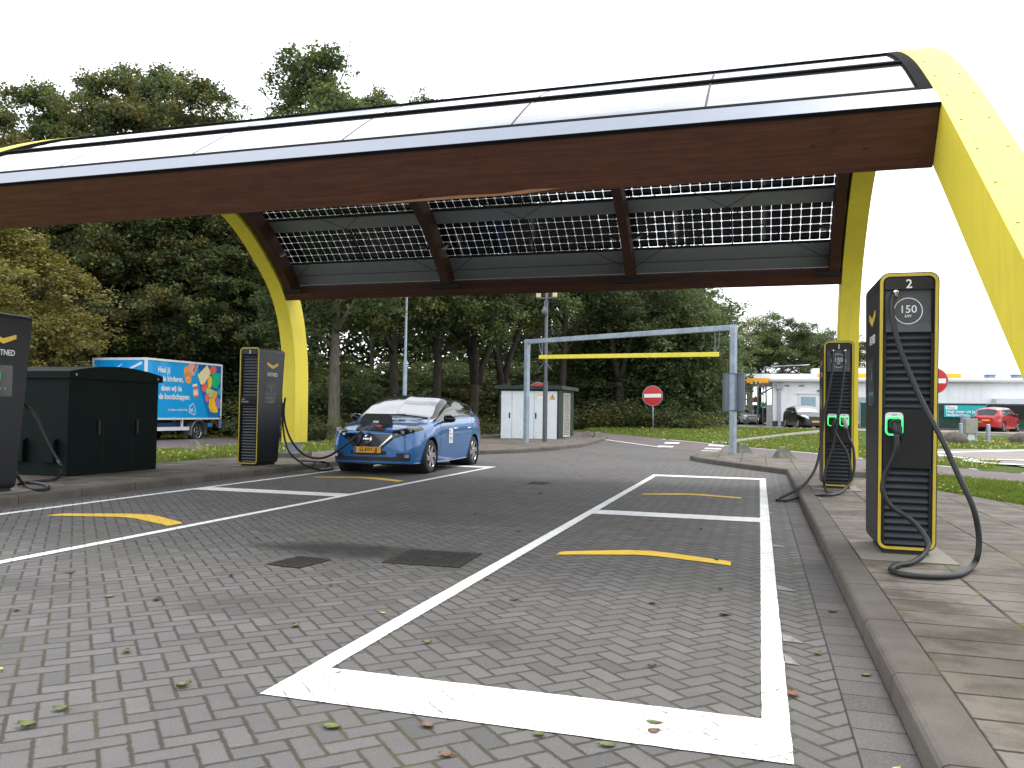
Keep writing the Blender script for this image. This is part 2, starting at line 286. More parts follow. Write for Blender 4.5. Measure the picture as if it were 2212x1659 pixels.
# ------------------------------------------------------------------ mesh helpers
def link(name, me, m=None, parent=None, smooth=False):
    o = bpy.data.objects.new(name, me); COL.objects.link(o)
    if m is not None:
        for q in (m if isinstance(m, (list, tuple)) else [m]): me.materials.append(q)
    if smooth: me.polygons.foreach_set('use_smooth', [True]*len(me.polygons))
    if parent is not None: o.parent = parent
    return o
def tag(o, label=None, cat=None, group=None, kind=None):
    if label: o['label'] = label
    if cat: o['category'] = cat
    if group: o['group'] = group
    if kind: o['kind'] = kind
    return o
def empty(name, loc=(0, 0, 0), rz=0.):
    o = bpy.data.objects.new(name, None); COL.objects.link(o); o.location = loc; o.rotation_euler = (0, 0, rz); o.empty_display_size = .2; return o
class MB:
    def __init__(s): s.v = []; s.f = []; s.mi = []; s.cur = 0
    def add(s, vs, fs, mi=None):
        b = len(s.v); s.v += [tuple(map(float, p)) for p in vs]; s.f += [tuple(b+i for i in f) for f in fs]; s.mi += [s.cur if mi is None else mi]*len(fs); return s
    def box(s, c, d, rot=None, mi=None):
        x, y, z = d[0]/2, d[1]/2, d[2]/2
        vs = [Vector((i*x, j*y, k*z)) for k in (-1, 1) for j in (-1, 1) for i in (-1, 1)]
        if rot is not None: vs = [rot @ p for p in vs]
        vs = [(p[0]+c[0], p[1]+c[1], p[2]+c[2]) for p in vs]
        return s.add(vs, [(0, 2, 3, 1), (4, 5, 7, 6), (0, 1, 5, 4), (2, 6, 7, 3), (0, 4, 6, 2), (1, 3, 7, 5)], mi)
    def bb(s, a, b, mi=None): return s.box([(a[i]+b[i])/2 for i in range(3)], [abs(b[i]-a[i]) for i in range(3)], None, mi)
    def prism(s, poly, axis, a, b, mi=None):
        """polygon in the plane across `axis` (x: yz, y: xz, z: xy) pushed from a to b"""
        n = len(poly)
        def P(p, t): return (t, p[0], p[1]) if axis == 'x' else (p[0], t, p[1]) if axis == 'y' else (p[0], p[1], t)
        vs = [P(p, a) for p in poly]+[P(p, b) for p in poly]
        return s.add(vs, [tuple(range(n))[::-1], tuple(range(n, 2*n))]+[(i, (i+1) % n, n+(i+1) % n, n+i) for i in range(n)], mi)
    def tube(s, path, r, n=8, mi=None, cap=True):
        P = [Vector(p) for p in path]; rr = r if hasattr(r, '__len__') else [r]*len(P)
        vs = []; up = None
        for i, p in enumerate(P):
            t = (P[min(i+1, len(P)-1)]-P[max(i-1, 0)]).normalized()
            if up is None: up = t.orthogonal().normalized()
            a = (up-t*up.dot(t)); a = a.normalized() if a.length > 1e-6 else t.orthogonal().normalized(); up = a; b = t.cross(a)
            vs += [p+(a*math.cos(2*math.pi*k/n)+b*math.sin(2*math.pi*k/n))*rr[i] for k in range(n)]
        fs = [(i*n+k, i*n+(k+1) % n, (i+1)*n+(k+1) % n, (i+1)*n+k) for i in range(len(P)-1) for k in range(n)]
        if cap: fs += [tuple(range(n))[::-1], tuple((len(P)-1)*n+k for k in range(n))]
        return s.add(vs, fs, mi)
    def lathe(s, prof, c=(0, 0, 0), axis='z', n=24, mi=None, a0=0., a1=2*math.pi):
        full = abs(a1-a0-2*math.pi) < 1e-6; m = n if full else n+1
        vs = []
        for (r, h) in prof:
            for k in range(m):
                a = a0+(a1-a0)*k/n; x, y = r*math.cos(a), r*math.sin(a)
                p = (x, y, h) if axis == 'z' else (h, x, y) if axis == 'x' else (x, h, y)
                vs.append((p[0]+c[0], p[1]+c[1], p[2]+c[2]))
        fs = []
        for i in range(len(prof)-1):
            for k in range(n):
                k2 = (k+1) % m if full else k+1
                fs.append((i*m+k, i*m+k2, (i+1)*m+k2, (i+1)*m+k))
        return s.add(vs, fs, mi)
    def grid(s, A, mi=None):
        """A[i][j] points"""
        n, m = len(A), len(A[0]); vs = [p for row in A for p in row]
        return s.add(vs, [(i*m+j, i*m+j+1, (i+1)*m+j+1, (i+1)*m+j) for i in range(n-1) for j in range(m-1)], mi)
    def xf(s, mtx, start=0):
        s.v[start:] = [tuple(mtx @ Vector(p)) for p in s.v[start:]]; return s
    def build(s, name, m, parent=None, smooth=False, bevel=0., seg=2, ang=None):
        me = bpy.data.meshes.new(name); me.from_pydata(s.v, [], s.f)
        o = link(name, me, m, parent, smooth)
        if any(s.mi): me.polygons.foreach_set('material_index', s.mi)
        if bevel:
            bv = o.modifiers.new('bevel', 'BEVEL'); bv.width = bevel; bv.segments = seg; bv.limit_method = 'ANGLE'; bv.angle_limit = R(35)
        if ang:
            me.polygons.foreach_set('use_smooth', [True]*len(me.polygons)); me.set_sharp_from_angle(angle=R(ang))
        return o
def rrect(w, h, r, n=5, cx=0., cz=0.):
    pts = []
    for (sx, sz, a) in ((1, -1, -90), (1, 1, 0), (-1, 1, 90), (-1, -1, 180)):
        for k in range(n+1):
            t = R(a+90*k/n); pts.append((cx+sx*(w/2-r)+r*math.cos(t), cz+sz*(h/2-r)+r*math.sin(t)))
    return pts
_fontcache = {}
def text_mesh(st, size, bold=0., ext=.001, sx=1.):
    c = bpy.data.curves.new('t', 'FONT'); c.body = st; c.size = size; c.extrude = ext; c.offset = bold*size; c.align_x = 'CENTER'; c.align_y = 'CENTER'; c.resolution_u = 3
    o = bpy.data.objects.new('t', c); COL.objects.link(o); me = bpy.data.meshes.new_from_object(o)
    vs = [(v.co[0]*sx, v.co[1], v.co[2]) for v in me.vertices]; fs = [tuple(p.vertices) for p in me.polygons]
    bpy.data.objects.remove(o); bpy.data.curves.remove(c); bpy.data.meshes.remove(me)
    return vs, fs
def frame(o, xdir, ydir):
    """matrix that puts flat xy drawing on a plane at o"""
    x = Vector(xdir).normalized(); y = Vector(ydir).normalized(); z = x.cross(y)
    return Matrix([[x[i], y[i], z[i], o[i]] for i in range(3)]+[[0, 0, 0, 1]])
def lettering(st, size, m, mtx, parent, bold=0., name='lettering', sx=1., ext=.001):
    vs, fs = text_mesh(st, size, bold, ext, sx); b = MB().add(vs, fs); b.xf(mtx); return b.build(name, m, parent)
def flat(poly, mtx, m, parent, name, t=.002):
    b = MB().prism(poly, 'z', 0, t); b.xf(mtx); return b.build(name, m, parent)
def ring2(outer, inner, t0, t1, mtx=None):
    n = len(outer); b = MB(); vs = [(p[0], p[1], t1) for p in outer]+[(p[0], p[1], t1) for p in inner]+[(p[0], p[1], t0) for p in outer]+[(p[0], p[1], t0) for p in inner]
    fs = []
    for i in range(n):
        j = (i+1) % n; fs += [(i, j, n+j, n+i), (2*n+i, 2*n+j, j, i), (n+i, n+j, 3*n+j, 3*n+i)]
    b.add(vs, fs)
    if mtx is not None: b.xf(mtx)
    return b
def crom(P, n=8, closed=False):
    P = [np.array(p, float) for p in P]; o = []
    for i in range(len(P)-1):
        p0 = P[i-1] if i else 2*P[0]-P[1]; p1, p2 = P[i], P[i+1]; p3 = P[i+2] if i+2 < len(P) else 2*P[-1]-P[-2]
        for k in range(n):
            t = k/n; o.append(.5*((2*p1)+(-p0+p2)*t+(2*p0-5*p1+4*p2-p3)*t*t+(-p0+3*p1-3*p2+p3)*t**3))
    o.append(P[-1]); return [tuple(q) for q in o]
def copy_tree(o, parent=None):
    c = o.copy(); COL.objects.link(c)
    if parent is not None: c.parent = parent
    for ch in list(o.children): copy_tree(ch, c)
    return c
# ------------------------------------------------------------------ land, lot, paths, islands
def lotz(x, y): return float(T(x, y))-.1+.082*float(sm(20, 26, y))
def resamp(P, n):
    P = np.array(P, float); d = np.r_[0, np.cumsum(np.linalg.norm(np.diff(P, axis=0), axis=1))]; t = np.linspace(0, d[-1], n)
    return np.c_[np.interp(t, d, P[:, 0]), np.interp(t, d, P[:, 1])]
def strip(name, Lp, Rp, zf, m, n=40, k=8, skirt=0.):
    A = resamp(Lp, n); B = resamp(Rp, n); b = MB()
    G = [[(*(A[i]*(1-j/k)+B[i]*j/k), 0) for j in range(k+1)] for i in range(n)]
    G = [[(p[0], p[1], zf(p[0], p[1])) for p in r] for r in G]; b.grid(G)
    if skirt:
        for line in ([r[0] for r in G], [r[-1] for r in G][::-1], G[0][::-1], G[-1]):
            b.grid([[(p[0], p[1], p[2]-skirt) for p in line], line])
    o = b.build(name, m, None, smooth=False); o['kind'] = 'structure'; return o
def offs(line, d):
    P = np.array(line, float); o = []
    for i in range(len(P)):
        a = P[i]-P[i-1] if i else P[1]-P[0]; b = P[i+1]-P[i] if i+1 < len(P) else a
        na = np.array([-a[1], a[0]])/np.linalg.norm(a); nb = np.array([-b[1], b[0]])/np.linalg.norm(b); m = na+nb; m /= np.linalg.norm(m)
        o.append(P[i]+m*d/max(.4, m.dot(na)))
    return np.array(o)
PF_ = crom([(8.2, 16.6), (6.4, 19.0), (4.6, 21.6), (2.8, 25.0), (1.5, 27.8), (-.85, 31.2), (-3.2, 33.2), (-5.5, 35.8), (-8.3, 38.4), (-12, 42.5), (-17, 50), (-23, 60)], 5)
PN_ = crom([(6.9, 13.2), (4.5, 16.3), (3.35, 18.0), (2.15, 19.6), (1.0, 22.0), (-.5, 24.7), (-2.3, 26.6), (-3.7, 28.9), (-5.4, 31.4), (-9.2, 36.6), (-13, 43), (-19, 54)], 5)
PPOLY = [p[:2] for p in PF_]+[p[:2] for p in PN_][::-1]
def inpoly(P, X, Y):
    c = np.zeros(np.shape(X), bool); j = len(P)-1
    for i in range(len(P)):
        cond = ((P[i][1] > Y) != (P[j][1] > Y)) & (X < (P[j][0]-P[i][0])*(Y-P[i][1])/(P[j][1]-P[i][1]+1e-9)+P[i][0]); c ^= cond; j = i
    return c
def shrunk(d):
    A = np.array(PF_); N = np.array(PN_); u = N-A; u /= np.linalg.norm(u, axis=1)[:, None]; return list(map(tuple, A+u*d))+list(map(tuple, N-u*d))[::-1]
KL = [(-8.85, -14), (-8.85, 19.8), (-8.5, 21.0), (-7.7, 21.8), (-6.75, 23), (-6.05, 24.6), (-5.75, 27), (-5.85, 32.8)]
BLK_L = [(-11.9, -14), (-11.75, 12), (-11.5, 16), (-11.2, 19.8), (-11.3, 22), (-11.9, 26), (-12.6, 31), (-12.2, 35.2), (-9.5, 36.4), (-6.5, 34.2)]
KR = [(.565, -14), (.565, 18.3), (-1.62, 21.9), (-1.78, 22.4)]
BLK_R = [(7, -14), (6, 4), (3.34, 12.3), (2.65, 14.2), (2.2, 16.5), (2.05, 19.3), (1.0, 22.1), (-.75, 24.6), (-1.75, 24.5)]
def terrain():
    xs = np.r_[np.arange(-150, -24, 6.), np.arange(-24, 16, .4), np.arange(16, 150, 5.)]
    ys = np.r_[np.arange(-30, -4, 3.), np.arange(-4, 62, .4), np.arange(62, 260, 6.)]
    X, Y = np.meshgrid(xs, ys, indexing='ij'); Z = T(X, Y)
    lot = (X > -9.6) & (X < 1.2) & (Y < 20) | ((X > -9.2) & (X < np.where(Y < 21.6, .7, -1)) & (Y >= 20) & (Y < 24)) | ((X > -6.6) & (X < -1.2) & (Y >= 23) & (Y < 33))
    isl = (X > -11.3) & (X < 1.9) & (Y < 30)
    Z = np.where(isl, Z-.06, Z)
    Z = np.where(lot, Z-.35, Z); Z = np.where(inpoly(shrunk(.6), X, Y), np.minimum(Z, T(X, Y)-.14), Z)
    n = RNG.normal(0, .006, Z.shape); Z = Z+np.where(lot, 0, n)
    b = MB(); nx, ny = Z.shape
    b.v = np.c_[X.ravel(), Y.ravel(), Z.ravel()].tolist(); b.f = [(i*ny+j, (i+1)*ny+j, (i+1)*ny+j+1, i*ny+j+1) for i in range(nx-1) for j in range(ny-1)]; b.mi = [0]*len(b.f)
    o = b.build('ground', M_TURF, None, smooth=True); o['kind'] = 'structure'
terrain()
strip('parking_lot', [(-9.1, -14), (-9.1, 20), (-8.3, 21.6), (-6.5, 24), (-6.0, 27), (-6.1, 34)], [(.8, -14), (.8, 18.4), (.5, 18.9), (-1.5, 22.2), (-1.6, 25), (-1.2, 31)], lambda x, y: lotz(x, y), M_PAVE, 80, 10)
strip('cycle_path', PF_, PN_, lambda x, y: float(T(x, y))-.012, M_RED, 90, 6)
strip('side_road', [(-21, -10), (-20.8, 24), (-20.2, 34), (-17.5, 56)], [(-16.3, -10), (-16.0, 20), (-14.9, 29), (-12.2, 47), (-12, 54)], lambda x, y: float(T(x, y))+.022, M_RED, 60, 6)
strip('left_pavement', offs(KL, .19), BLK_L, lambda x, y: lotz(x, y)+.12, M_FLAG, 70, 8, .3)
strip('right_pavement', offs(KR, -.19), BLK_R, lambda x, y: lotz(x, y)+.12, M_FLAG, 70, 8, .3)
def kerb(name, line, side):
    line = resamp(line, 2) if len(line) < 3 else np.array(line)
    P = np.vstack([resamp(np.array([a, b]), 8)[:-1] for a, b in zip(line[:-1], line[1:])]+[line[-1:]])
    prof = [(0, -.1), (0.002, .085), (.006, .1), (.018, .114), (.035, .1205), (.2, .124), (.2, -.1)]
    b = MB(); rows = []
    for d, h in prof:
        q = offs(P, side*d) if d else P
        rows.append([(q[i][0], q[i][1], lotz(*P[i])+h) for i in range(len(P))])
    b.grid(rows); b.add([r[0] for r in rows]+[r[-1] for r in rows], [tuple(range(7)), tuple(range(7, 14))])
    o = b.build(name, M_KERB, None, ang=18); o['kind'] = 'structure'
kerb('left_kerb', KL, 1); kerb('right_kerb', KR, -1)
strip('gutter', [(.355, -14), (.355, 18.2)], [(.562, -14), (.562, 18.2)], lambda x, y: lotz(x, y)+.004, M_GUT, 30, 1)
strip('gutter', [(-8.85, -14), (-8.85, 19.6)], [(-8.64, -14), (-8.64, 19.6)], lambda x, y: lotz(x, y)+.004, M_GUT, 30, 1)
strip('forecourt', [(-14, 54.5), (1.2, 51.6), (5.5, 51), (9, 47.5), (60, 60)], [(-14, 110), (1, 112), (6, 112), (10, 112), (60, 120)], lambda x, y: float(T(x, y))+.02, M_ASPH, 40, 10)
def strip_px(name, Lp, Rp, off, m, n=14, k=3):
    return strip(name, [onT(*p)[:2] for p in Lp], [onT(*p)[:2] for p in Rp], lambda x, y: float(T(x, y))+off, m, n, k)
def Apx(a, b): return ((2750+a*.5796)*.5486, (1300+b*.5796)*.5486)
strip_px('garden_path', [Apx(200, 752), Apx(500, 715), Apx(880, 678)], [Apx(200, 772), Apx(500, 732), Apx(880, 694)], .02, M_ASPH)
strip_px('turning_area', [Apx(1600, 812), Apx(1900, 815), Apx(2300, 812)], [Apx(1600, 868), Apx(1990, 895), Apx(2300, 955)], .03, M_ASPH, 24, 8)
# painted markings ---------------------------------------------------------
def ragged(q):
    o = []; n = len(q)
    for i in range(n):
        a, c = np.array(q[i]), np.array(q[(i+1) % n]); L_ = np.linalg.norm(c-a); k = max(1, int(L_/.07)); nn = np.array([-(c-a)[1], (c-a)[0]])/L_
        for j in range(k): o.append(tuple(a+(c-a)*j/k+nn*(RNG.normal(0, .0011) if j else 0)))
    return o
def paintbox(name, m, quads, rag=True):
    b = MB()
    for q in quads:
        if rag: q = ragged(q)
        vs = [(p[0], p[1], lotz(*p)+.005) for p in q]; b.add(vs, [tuple(range(len(vs)))])
    o = b.build(name, m, None); o['kind'] = 'structure'; return o
def rect(x0, y0, x1, y1): return [(x0, y0), (x1, y0), (x1, y1), (x0, y1)]
def bay(x0, x1, y0, ym, y1, t=.11, e=.42):
    return [rect(x0, y0, x1, y0+e), rect(x0, y1-e, x1, y1), rect(x0+t, ym, x1-t, ym+.42), rect(x0, y0+e, x0+t, y1-e), rect(x1-t, y0+e, x1, y1-e)]
paintbox('parking_bay_outline', M_WHITE, bay(-2.08, .125, 3.13, 10.0, 16.95))
paintbox('parking_bay_outline', M_WHITE, bay(-8.28, -5.67, 3.2, 10.45, 17.55))
M_SMEAR = mat('thin_paint_film', (.2, .195, .185), .75, 0, .35, 25)
sm_ = []
for y in np.arange(3.9, 16., .47):
    y += RNG.uniform(-.06, .06); w_ = RNG.uniform(.05, .15); sm_.append([(.13, y), (.13, y+.17), (.13+w_*.4, y+.12), (.13+w_, y-.01+RNG.uniform(-.02, .02))])
    if y > 8: sm_.append([(-8.29-w_, y), (-8.29, y-.06), (-8.29, y+.12)])
for i, q in enumerate(sm_):
    if RNG.random() < .3: paintbox('paint_smear', M_SMEAR, [[(x, y) for x, y in q]])
CH = [(-.74, -.2), (-.735, -.05), (-.69, .0), (-.2, .27), (.02, .31), (.2, .26), (.69, .05), (.735, 0), (.74, -.17), (.6, -.11), (.12, .05), (0, .065), (-.1, .05), (-.55, -.12)]
for (x, y, s, tl) in ((-.96, 7.2, 1., 0), (-.99, 12.85, 1., 0), (-6.78, 7.45, 1.2, -.1), (-6.87, 13.33, 1.2, -.1)):
    pts = [(x+px*s*math.cos(tl)-py*s*math.sin(tl), y+px*s*math.sin(tl)+py*s) for px, py in CH]
    paintbox('yellow_bay_chevron', M_YEL, [[pts[i] for i in (0, 1, 2, 3, 11, 12, 13)][:0] or [pts[0], pts[13], pts[12], pts[3], pts[2], pts[1]], [pts[12], pts[11], pts[10], pts[5], pts[4], pts[3]], [pts[10], pts[9], pts[8], pts[7], pts[6], pts[5]]])
def marks_px(name, quads, off, m):
    b = MB()
    for q in quads:
        P = [onT(*p) for p in q]; b.add([(p[0], p[1], float(T(p[0], p[1]))+off) for p in P], [tuple(range(len(P)))])
    o = b.build(name, m, None); o['kind'] = 'structure'
def Bpx(a, b): return ((1900+a*.4973)*.5486, (1150+b*.4973)*.5486)
M_WLINE = mat('white_line_paint', (.78, .78, .76), .7, 0, .1, 20)
def dash(x, y0, y1): return [(x-.27, y0), (x+.27, y0), (x+.27, y1), (x-.27, y1)]
b = MB()
for (x, ys) in ((-3.15, (28.6, 30.9, 33.2, 35.2)), (-1.5, (26.2, 28.2, 30.4, 32.5))):
    for y in ys: b.add([(p[0], p[1], max(float(T(*p))-.004, lotz(*p)+.006)) for p in dash(x, y, y+.75)], [(0, 1, 2, 3)])
o = b.build('crossing_marks', M_WLINE); o['kind'] = 'structure'
def edgeline(line, d, w0, y0, y1):
    q = offs(np.array(line), d); q2 = offs(np.array(line), d+w0); i = [j for j in range(len(line)) if y0 < line[j][1] < y1]
    b = MB(); b.grid([[(p[0], p[1], float(T(p[0], p[1]))-.006) for p in q[i]], [(p[0], p[1], float(T(p[0], p[1]))-.006) for p in q2[i]]])
    o = b.build('path_edge_line', M_WLINE); o['kind'] = 'structure'
edgeline(PF_, .12, .1, 18, 34); edgeline(PN_, -.12, -.1, 28, 33)
for e0, e1 in (((1600, 835), (2230, 820)), ((1600, 850), (2000, 895))):
    marks_px('path_edge_line', [[Apx(*e0), Apx(*e1), Apx(e1[0], e1[1]+6), Apx(e0[0], e0[1]+6)]], .036, M_WLINE)
b = MB(); c0 = onT(*Apx(2240, 912)); outer = []; inner = []
for kk in range(25):
    a = 2*math.pi*kk/24; outer.append((c0[0]+1.5*math.cos(a), c0[1]+1.5*math.sin(a))); inner.append((c0[0]+1.1*math.cos(a), c0[1]+1.1*math.sin(a)))
b.grid([[(p[0], p[1], float(T(*p))+.05) for p in outer], [(p[0], p[1], float(T(*p))+.05) for p in inner]]); o = b.build('roundel_marking', M_WLINE); o['kind'] = 'structure'

# ------------------------------------------------------------------ solar canopy on yellow arches
EXT = crom([(2.0, -.44), (2.55, 0.0), (3.9, 1.065), (5.3, 2.17), (6.4, 3.04), (7.49, 3.9), (8.15, 4.39), (8.8, 4.82), (9.57, 5.23), (10.35, 5.55), (11.25, 5.83), (12.2, 6.0), (13.1, 6.02), (13.9, 5.91), (14.55, 5.68), (15.15, 5.35), (15.72, 4.92), (16.2, 4.5), (16.55, 4.08), (16.82, 3.6), (17.0, 3.08), (17.12, 2.5), (17.17, 2.0), (17.19, 1.2), (17.19, .46)], 8)
EXT = np.array(EXT); _d = np.r_[0, np.cumsum(np.linalg.norm(np.diff(EXT, axis=0), axis=1))]
def arc(s, off=0.):
    y = np.interp(s, _d, EXT[:, 0]); z = np.interp(s, _d, EXT[:, 1]); e = .12
    dy = np.interp(s+e, _d, EXT[:, 0])-np.interp(s-e, _d, EXT[:, 0]); dz = np.interp(s+e, _d, EXT[:, 1])-np.interp(s-e, _d, EXT[:, 1]); l = math.hypot(dy, dz)
    return (y+dz/l*off, z-dy/l*off)          # off: inwards (downwards)
def s_at(y, last=False):
    i = np.argmin(np.abs(EXT[:, 0]-y)); return _d[i]
SB = s_at(7.49); STOT = _d[-1]; SR = s_at(16.45)+.12
XL, XR = -10.3, 1.45
can = empty('solar_canopy', (0, 0, 0)); tag(can, 'curved roof of solar glass and brown timber beams carried by two tall yellow arches', 'canopy')
def arcbox(s0, s1, o0, o1, x0, x1, n=None, mi=0, b=None):
    b = b or MB(); n = n or max(1, int((s1-s0)/.22)); vs = []
    for i in range(n+1):
        s = s0+(s1-s0)*i/n; a = arc(s, o0); c = arc(s, o1); vs += [(x0, *a), (x1, *a), (x1, *c), (x0, *c)]
    fs = [(0, 1, 2, 3), (4*n+3, 4*n+2, 4*n+1, 4*n)]
    for i in range(n):
        for k in range(4): fs.append((4*i+k, 4*(i+1)+k, 4*(i+1)+(k+1) % 4, 4*i+(k+1) % 4))
    return b.add(vs, fs, mi)
M_BOLT = mat('dull_bolts', (.3, .25, .06), .5, .2)
for x0, x1 in ((XL-.34, XL), (XR, XR+.34)):
    b = arcbox(0, STOT, 0, .56, x0, x1, 120)
    o = b.build('yellow_arch', M_ARCH, can, ang=30)
    if x0 > 0:                               # bolts and panel seams of the near leg
        for s in np.arange(2.2, 12.5, .62):
            for x in (x0+.07, x1-.07):
                bo = MB(); p = arc(s, -.008); q = arc(s, .01); bo.tube([(x, *p), (x, *q)], .011, 8); bo.build('bolt', M_BOLT, can)
        for s in (SB+.05, SB-4.4): arcbox(s, s+.010, -.0015, .3, x0-.0015, x1+.0015, 1).build('seam', M_BOLT, can)
    sh = MB()                                # steel foot and its concrete block
    xm = (x0+x1)/2
    sh.box((xm, 16.9, .32), (.2, .36, .3)); sh.box((xm, 16.9, .2), (.3, .5, .03)); sh.build('steel_foot', M_GALV, can)
    MB().box((xm, 16.8, .15), (.62, .8, .16)).build('base_block', M_CONC, can, bevel=.015)
    MB().box((xm, 2.7, .05), (.7, 1.2, .2)).build('base_block', M_CONC, can, bevel=.015)
gx0, gx1 = XL+.004, XR-.004
arcbox(SB, SB+.21, .03, .575, gx0, gx1, 1).build('front_beam', M_WOOD, can, bevel=.006)
sp = MB(); bx = random.Random(3)
A = [(-4.1, 0), (-3.4, .02), (-2.9, .015), (-2.2, .05), (-1.75, .03), (-2.3, .0), (-3.2, -.006)]
for i in range(len(A)-1):
    pass
pz = arc(SB, .56); t_ = arc(SB-.006, .5)
spl = [(-4.15, *arc(SB-.004, .572)), (-3.6, *arc(SB-.004, .55)), (-3.0, *arc(SB-.004, .535)), (-2.55, *arc(SB-.004, .545)), (-2.2, *arc(SB-.004, .52)), (-1.9, *arc(SB-.004, .53)), (-2.3, *arc(SB-.004, .565)), (-3.2, *arc(SB-.004, .57))]
sp.add(spl, [tuple(range(len(spl)))]); sp.build('splintered_edge', M_WOOD2, can)
arcbox(SR, SR+.18, .12, .56, gx0, gx1, 1).build('rear_beam', M_WOOD, can, bevel=.006)
NX = 6; PX = (XR-XL)/NX
ribs = [XL+.13, XL+2*PX, XL+4*PX, XR-.13]
for x in ribs:
    arcbox(SB+.215, SR-.004, .16, .52, x-.085, x+.085).build('rib', M_WOOD, can, ang=30)
    for s, o_ in ((SR-.05, .5),):
        if abs(x) > .0: arcbox(SR-.14, SR-.006, .522, .54, x-.3, x+.3, 1).build('steel_shoe', M_BLK, can)
# bands of the roof, from the front edge to the back
rows = []; s = SB+.0
rows.append(('fascia', s, s+.40)); s += .42
L_rear = [('sheet', .24), ('sheet', .28), ('pv', .9), ('sheet', .30), ('pv', .9)]
e = SR-.01; back = []
for kind, l in L_rear: back.append((kind, e-l, e)); e -= l+.02
n = max(1, int((e-s)/1.12)); rest = e-s; step = rest/6
front = []
for q in range(6):
    front.append(('strip', s, s+.075)); front.append(('pv', s+.07, s+step+.005)); s += step
for kind, a, c in rows+front+back:
    if kind == 'pv':
        for i in range(NX):
            x0 = XL+i*PX+.012; x1 = XL+(i+1)*PX-.012
            if i == 0: x0 += .03
            if i == NX-1: x1 -= .03
            m_ = 6; nu = 11; nv = max(4, round((c-a)/.178)); V = []; UV = []
            for off in (.03, .05):
                for j in range(m_+1):
                    for x, u in ((x0, 0), (x1, nu)): V.append((x, *arc(a+(c-a)*j/m_, off))); UV.append((u, nv*j/m_))
            F = [(2*j, 2*j+1, 2*j+3, 2*j+2) for j in range(m_)]
            me = bpy.data.meshes.new('solar_panel'); me.from_pydata(V[:2*(m_+1)], [], F); uvl = me.uv_layers.new(name='UVMap')
            for lp in me.loops: uvl.data[lp.index].uv = UV[lp.vertex_index]
            o = link('solar_panel', me, M_PV, can)
            
            if i < NX-1: arcbox(a, c, .034, .08, x1-.002, x1+.026).build('frame', M_BLK, o)
    elif kind == 'sheet': arcbox(a, c, .1, .13, gx0+.02, gx1-.02).build('grey_roof_strip', M_GREYS, can); arcbox(a-.03, a+.01, .06, .098, gx0+.02, gx1-.02, 1).build('black_roof_strip', M_BLK, can)
    elif kind == 'strip': arcbox(a, c, .006, .08, gx0+.02, gx1-.02).build('black_roof_strip', M_MATTE, can)
    else:
        arcbox(a, c-.03, -.004, .028, gx0, gx1).build('grey_fascia', M_FASC, can); arcbox(a-.014, a-.0, -.004, .03, gx0, gx1, 1).build('edge_trim', M_MATTE, can)
arcbox(SB+.42, SR-.01, .004, .06, XR-.11, XR-.004).build('end_trim', M_MATTE, can); arcbox(SB+.42, SR-.01, .004, .06, XL+.004, XL+.11).build('end_trim', M_MATTE, can)
arcbox(SR+.0, SR+.18, .07, .118, gx0, gx1, 1).build('rear_gutter', M_GREYS, can)
for (xa, xb) in zip(ribs[:-1], ribs[1:]):     # slender cross bracing under the glass
    for p, q in (((xa, SR-.2), (xb, SR-3.1)), ((xb, SR-.2), (xa, SR-3.1))):
        pts = [(p[0]+(q[0]-p[0])*k/8, *arc(p[1]+(q[1]-p[1])*k/8, .3)) for k in range(9)]
        MB().tube(pts, .006, 6).build('brace_rod', M_BLK, can)
# floodlights clamped on the ribs
def flood(x, s, d, label):
    y, z = arc(s, .40); t = empty('floodlight', (x, y, z)); tag(t, label, 'floodlight', 'floodlights on the canopy ribs')
    MB().box((d*.15, 0, -.02), (.2, .13, .05), Matrix.Rotation(R(-25*d), 3, 'Y')).build('lamp_body', M_BLK, t, bevel=.012)
    MB().box((d*.137, 0, -.05), (.14, .085, .012), Matrix.Rotation(R(-25*d), 3, 'Y')).build('lens', mat('floodlight_lens', (.55, .55, .52), .2), t)
    MB().tube([(d*.0, -.075, 0), (d*.15, -.075, -.01), (d*.15, .075, -.01), (0, .075, 0)], .008, 6).build('bracket', M_BLK, t)
flood(ribs[0]+.085, SR-1.15, 1, 'small black floodlight on the rib beside the far left yellow arch')
flood(ribs[1]-.085, SR-1.15, -1, 'small black floodlight half hidden on the left face of the second rib')
flood(ribs[1]+.085, SR-1.15, 1, 'small black floodlight on the right face of the second rib')
flood(ribs[2]-.085, SR-1.15, -1, 'small black floodlight on the left face of the third rib')
flood(ribs[2]+.085, SR-1.15, 1, 'small black floodlight on the right face of the third rib')
flood(ribs[3]-.085, SR-1.15, -1, 'small black floodlight on the rib beside the right yellow arch')
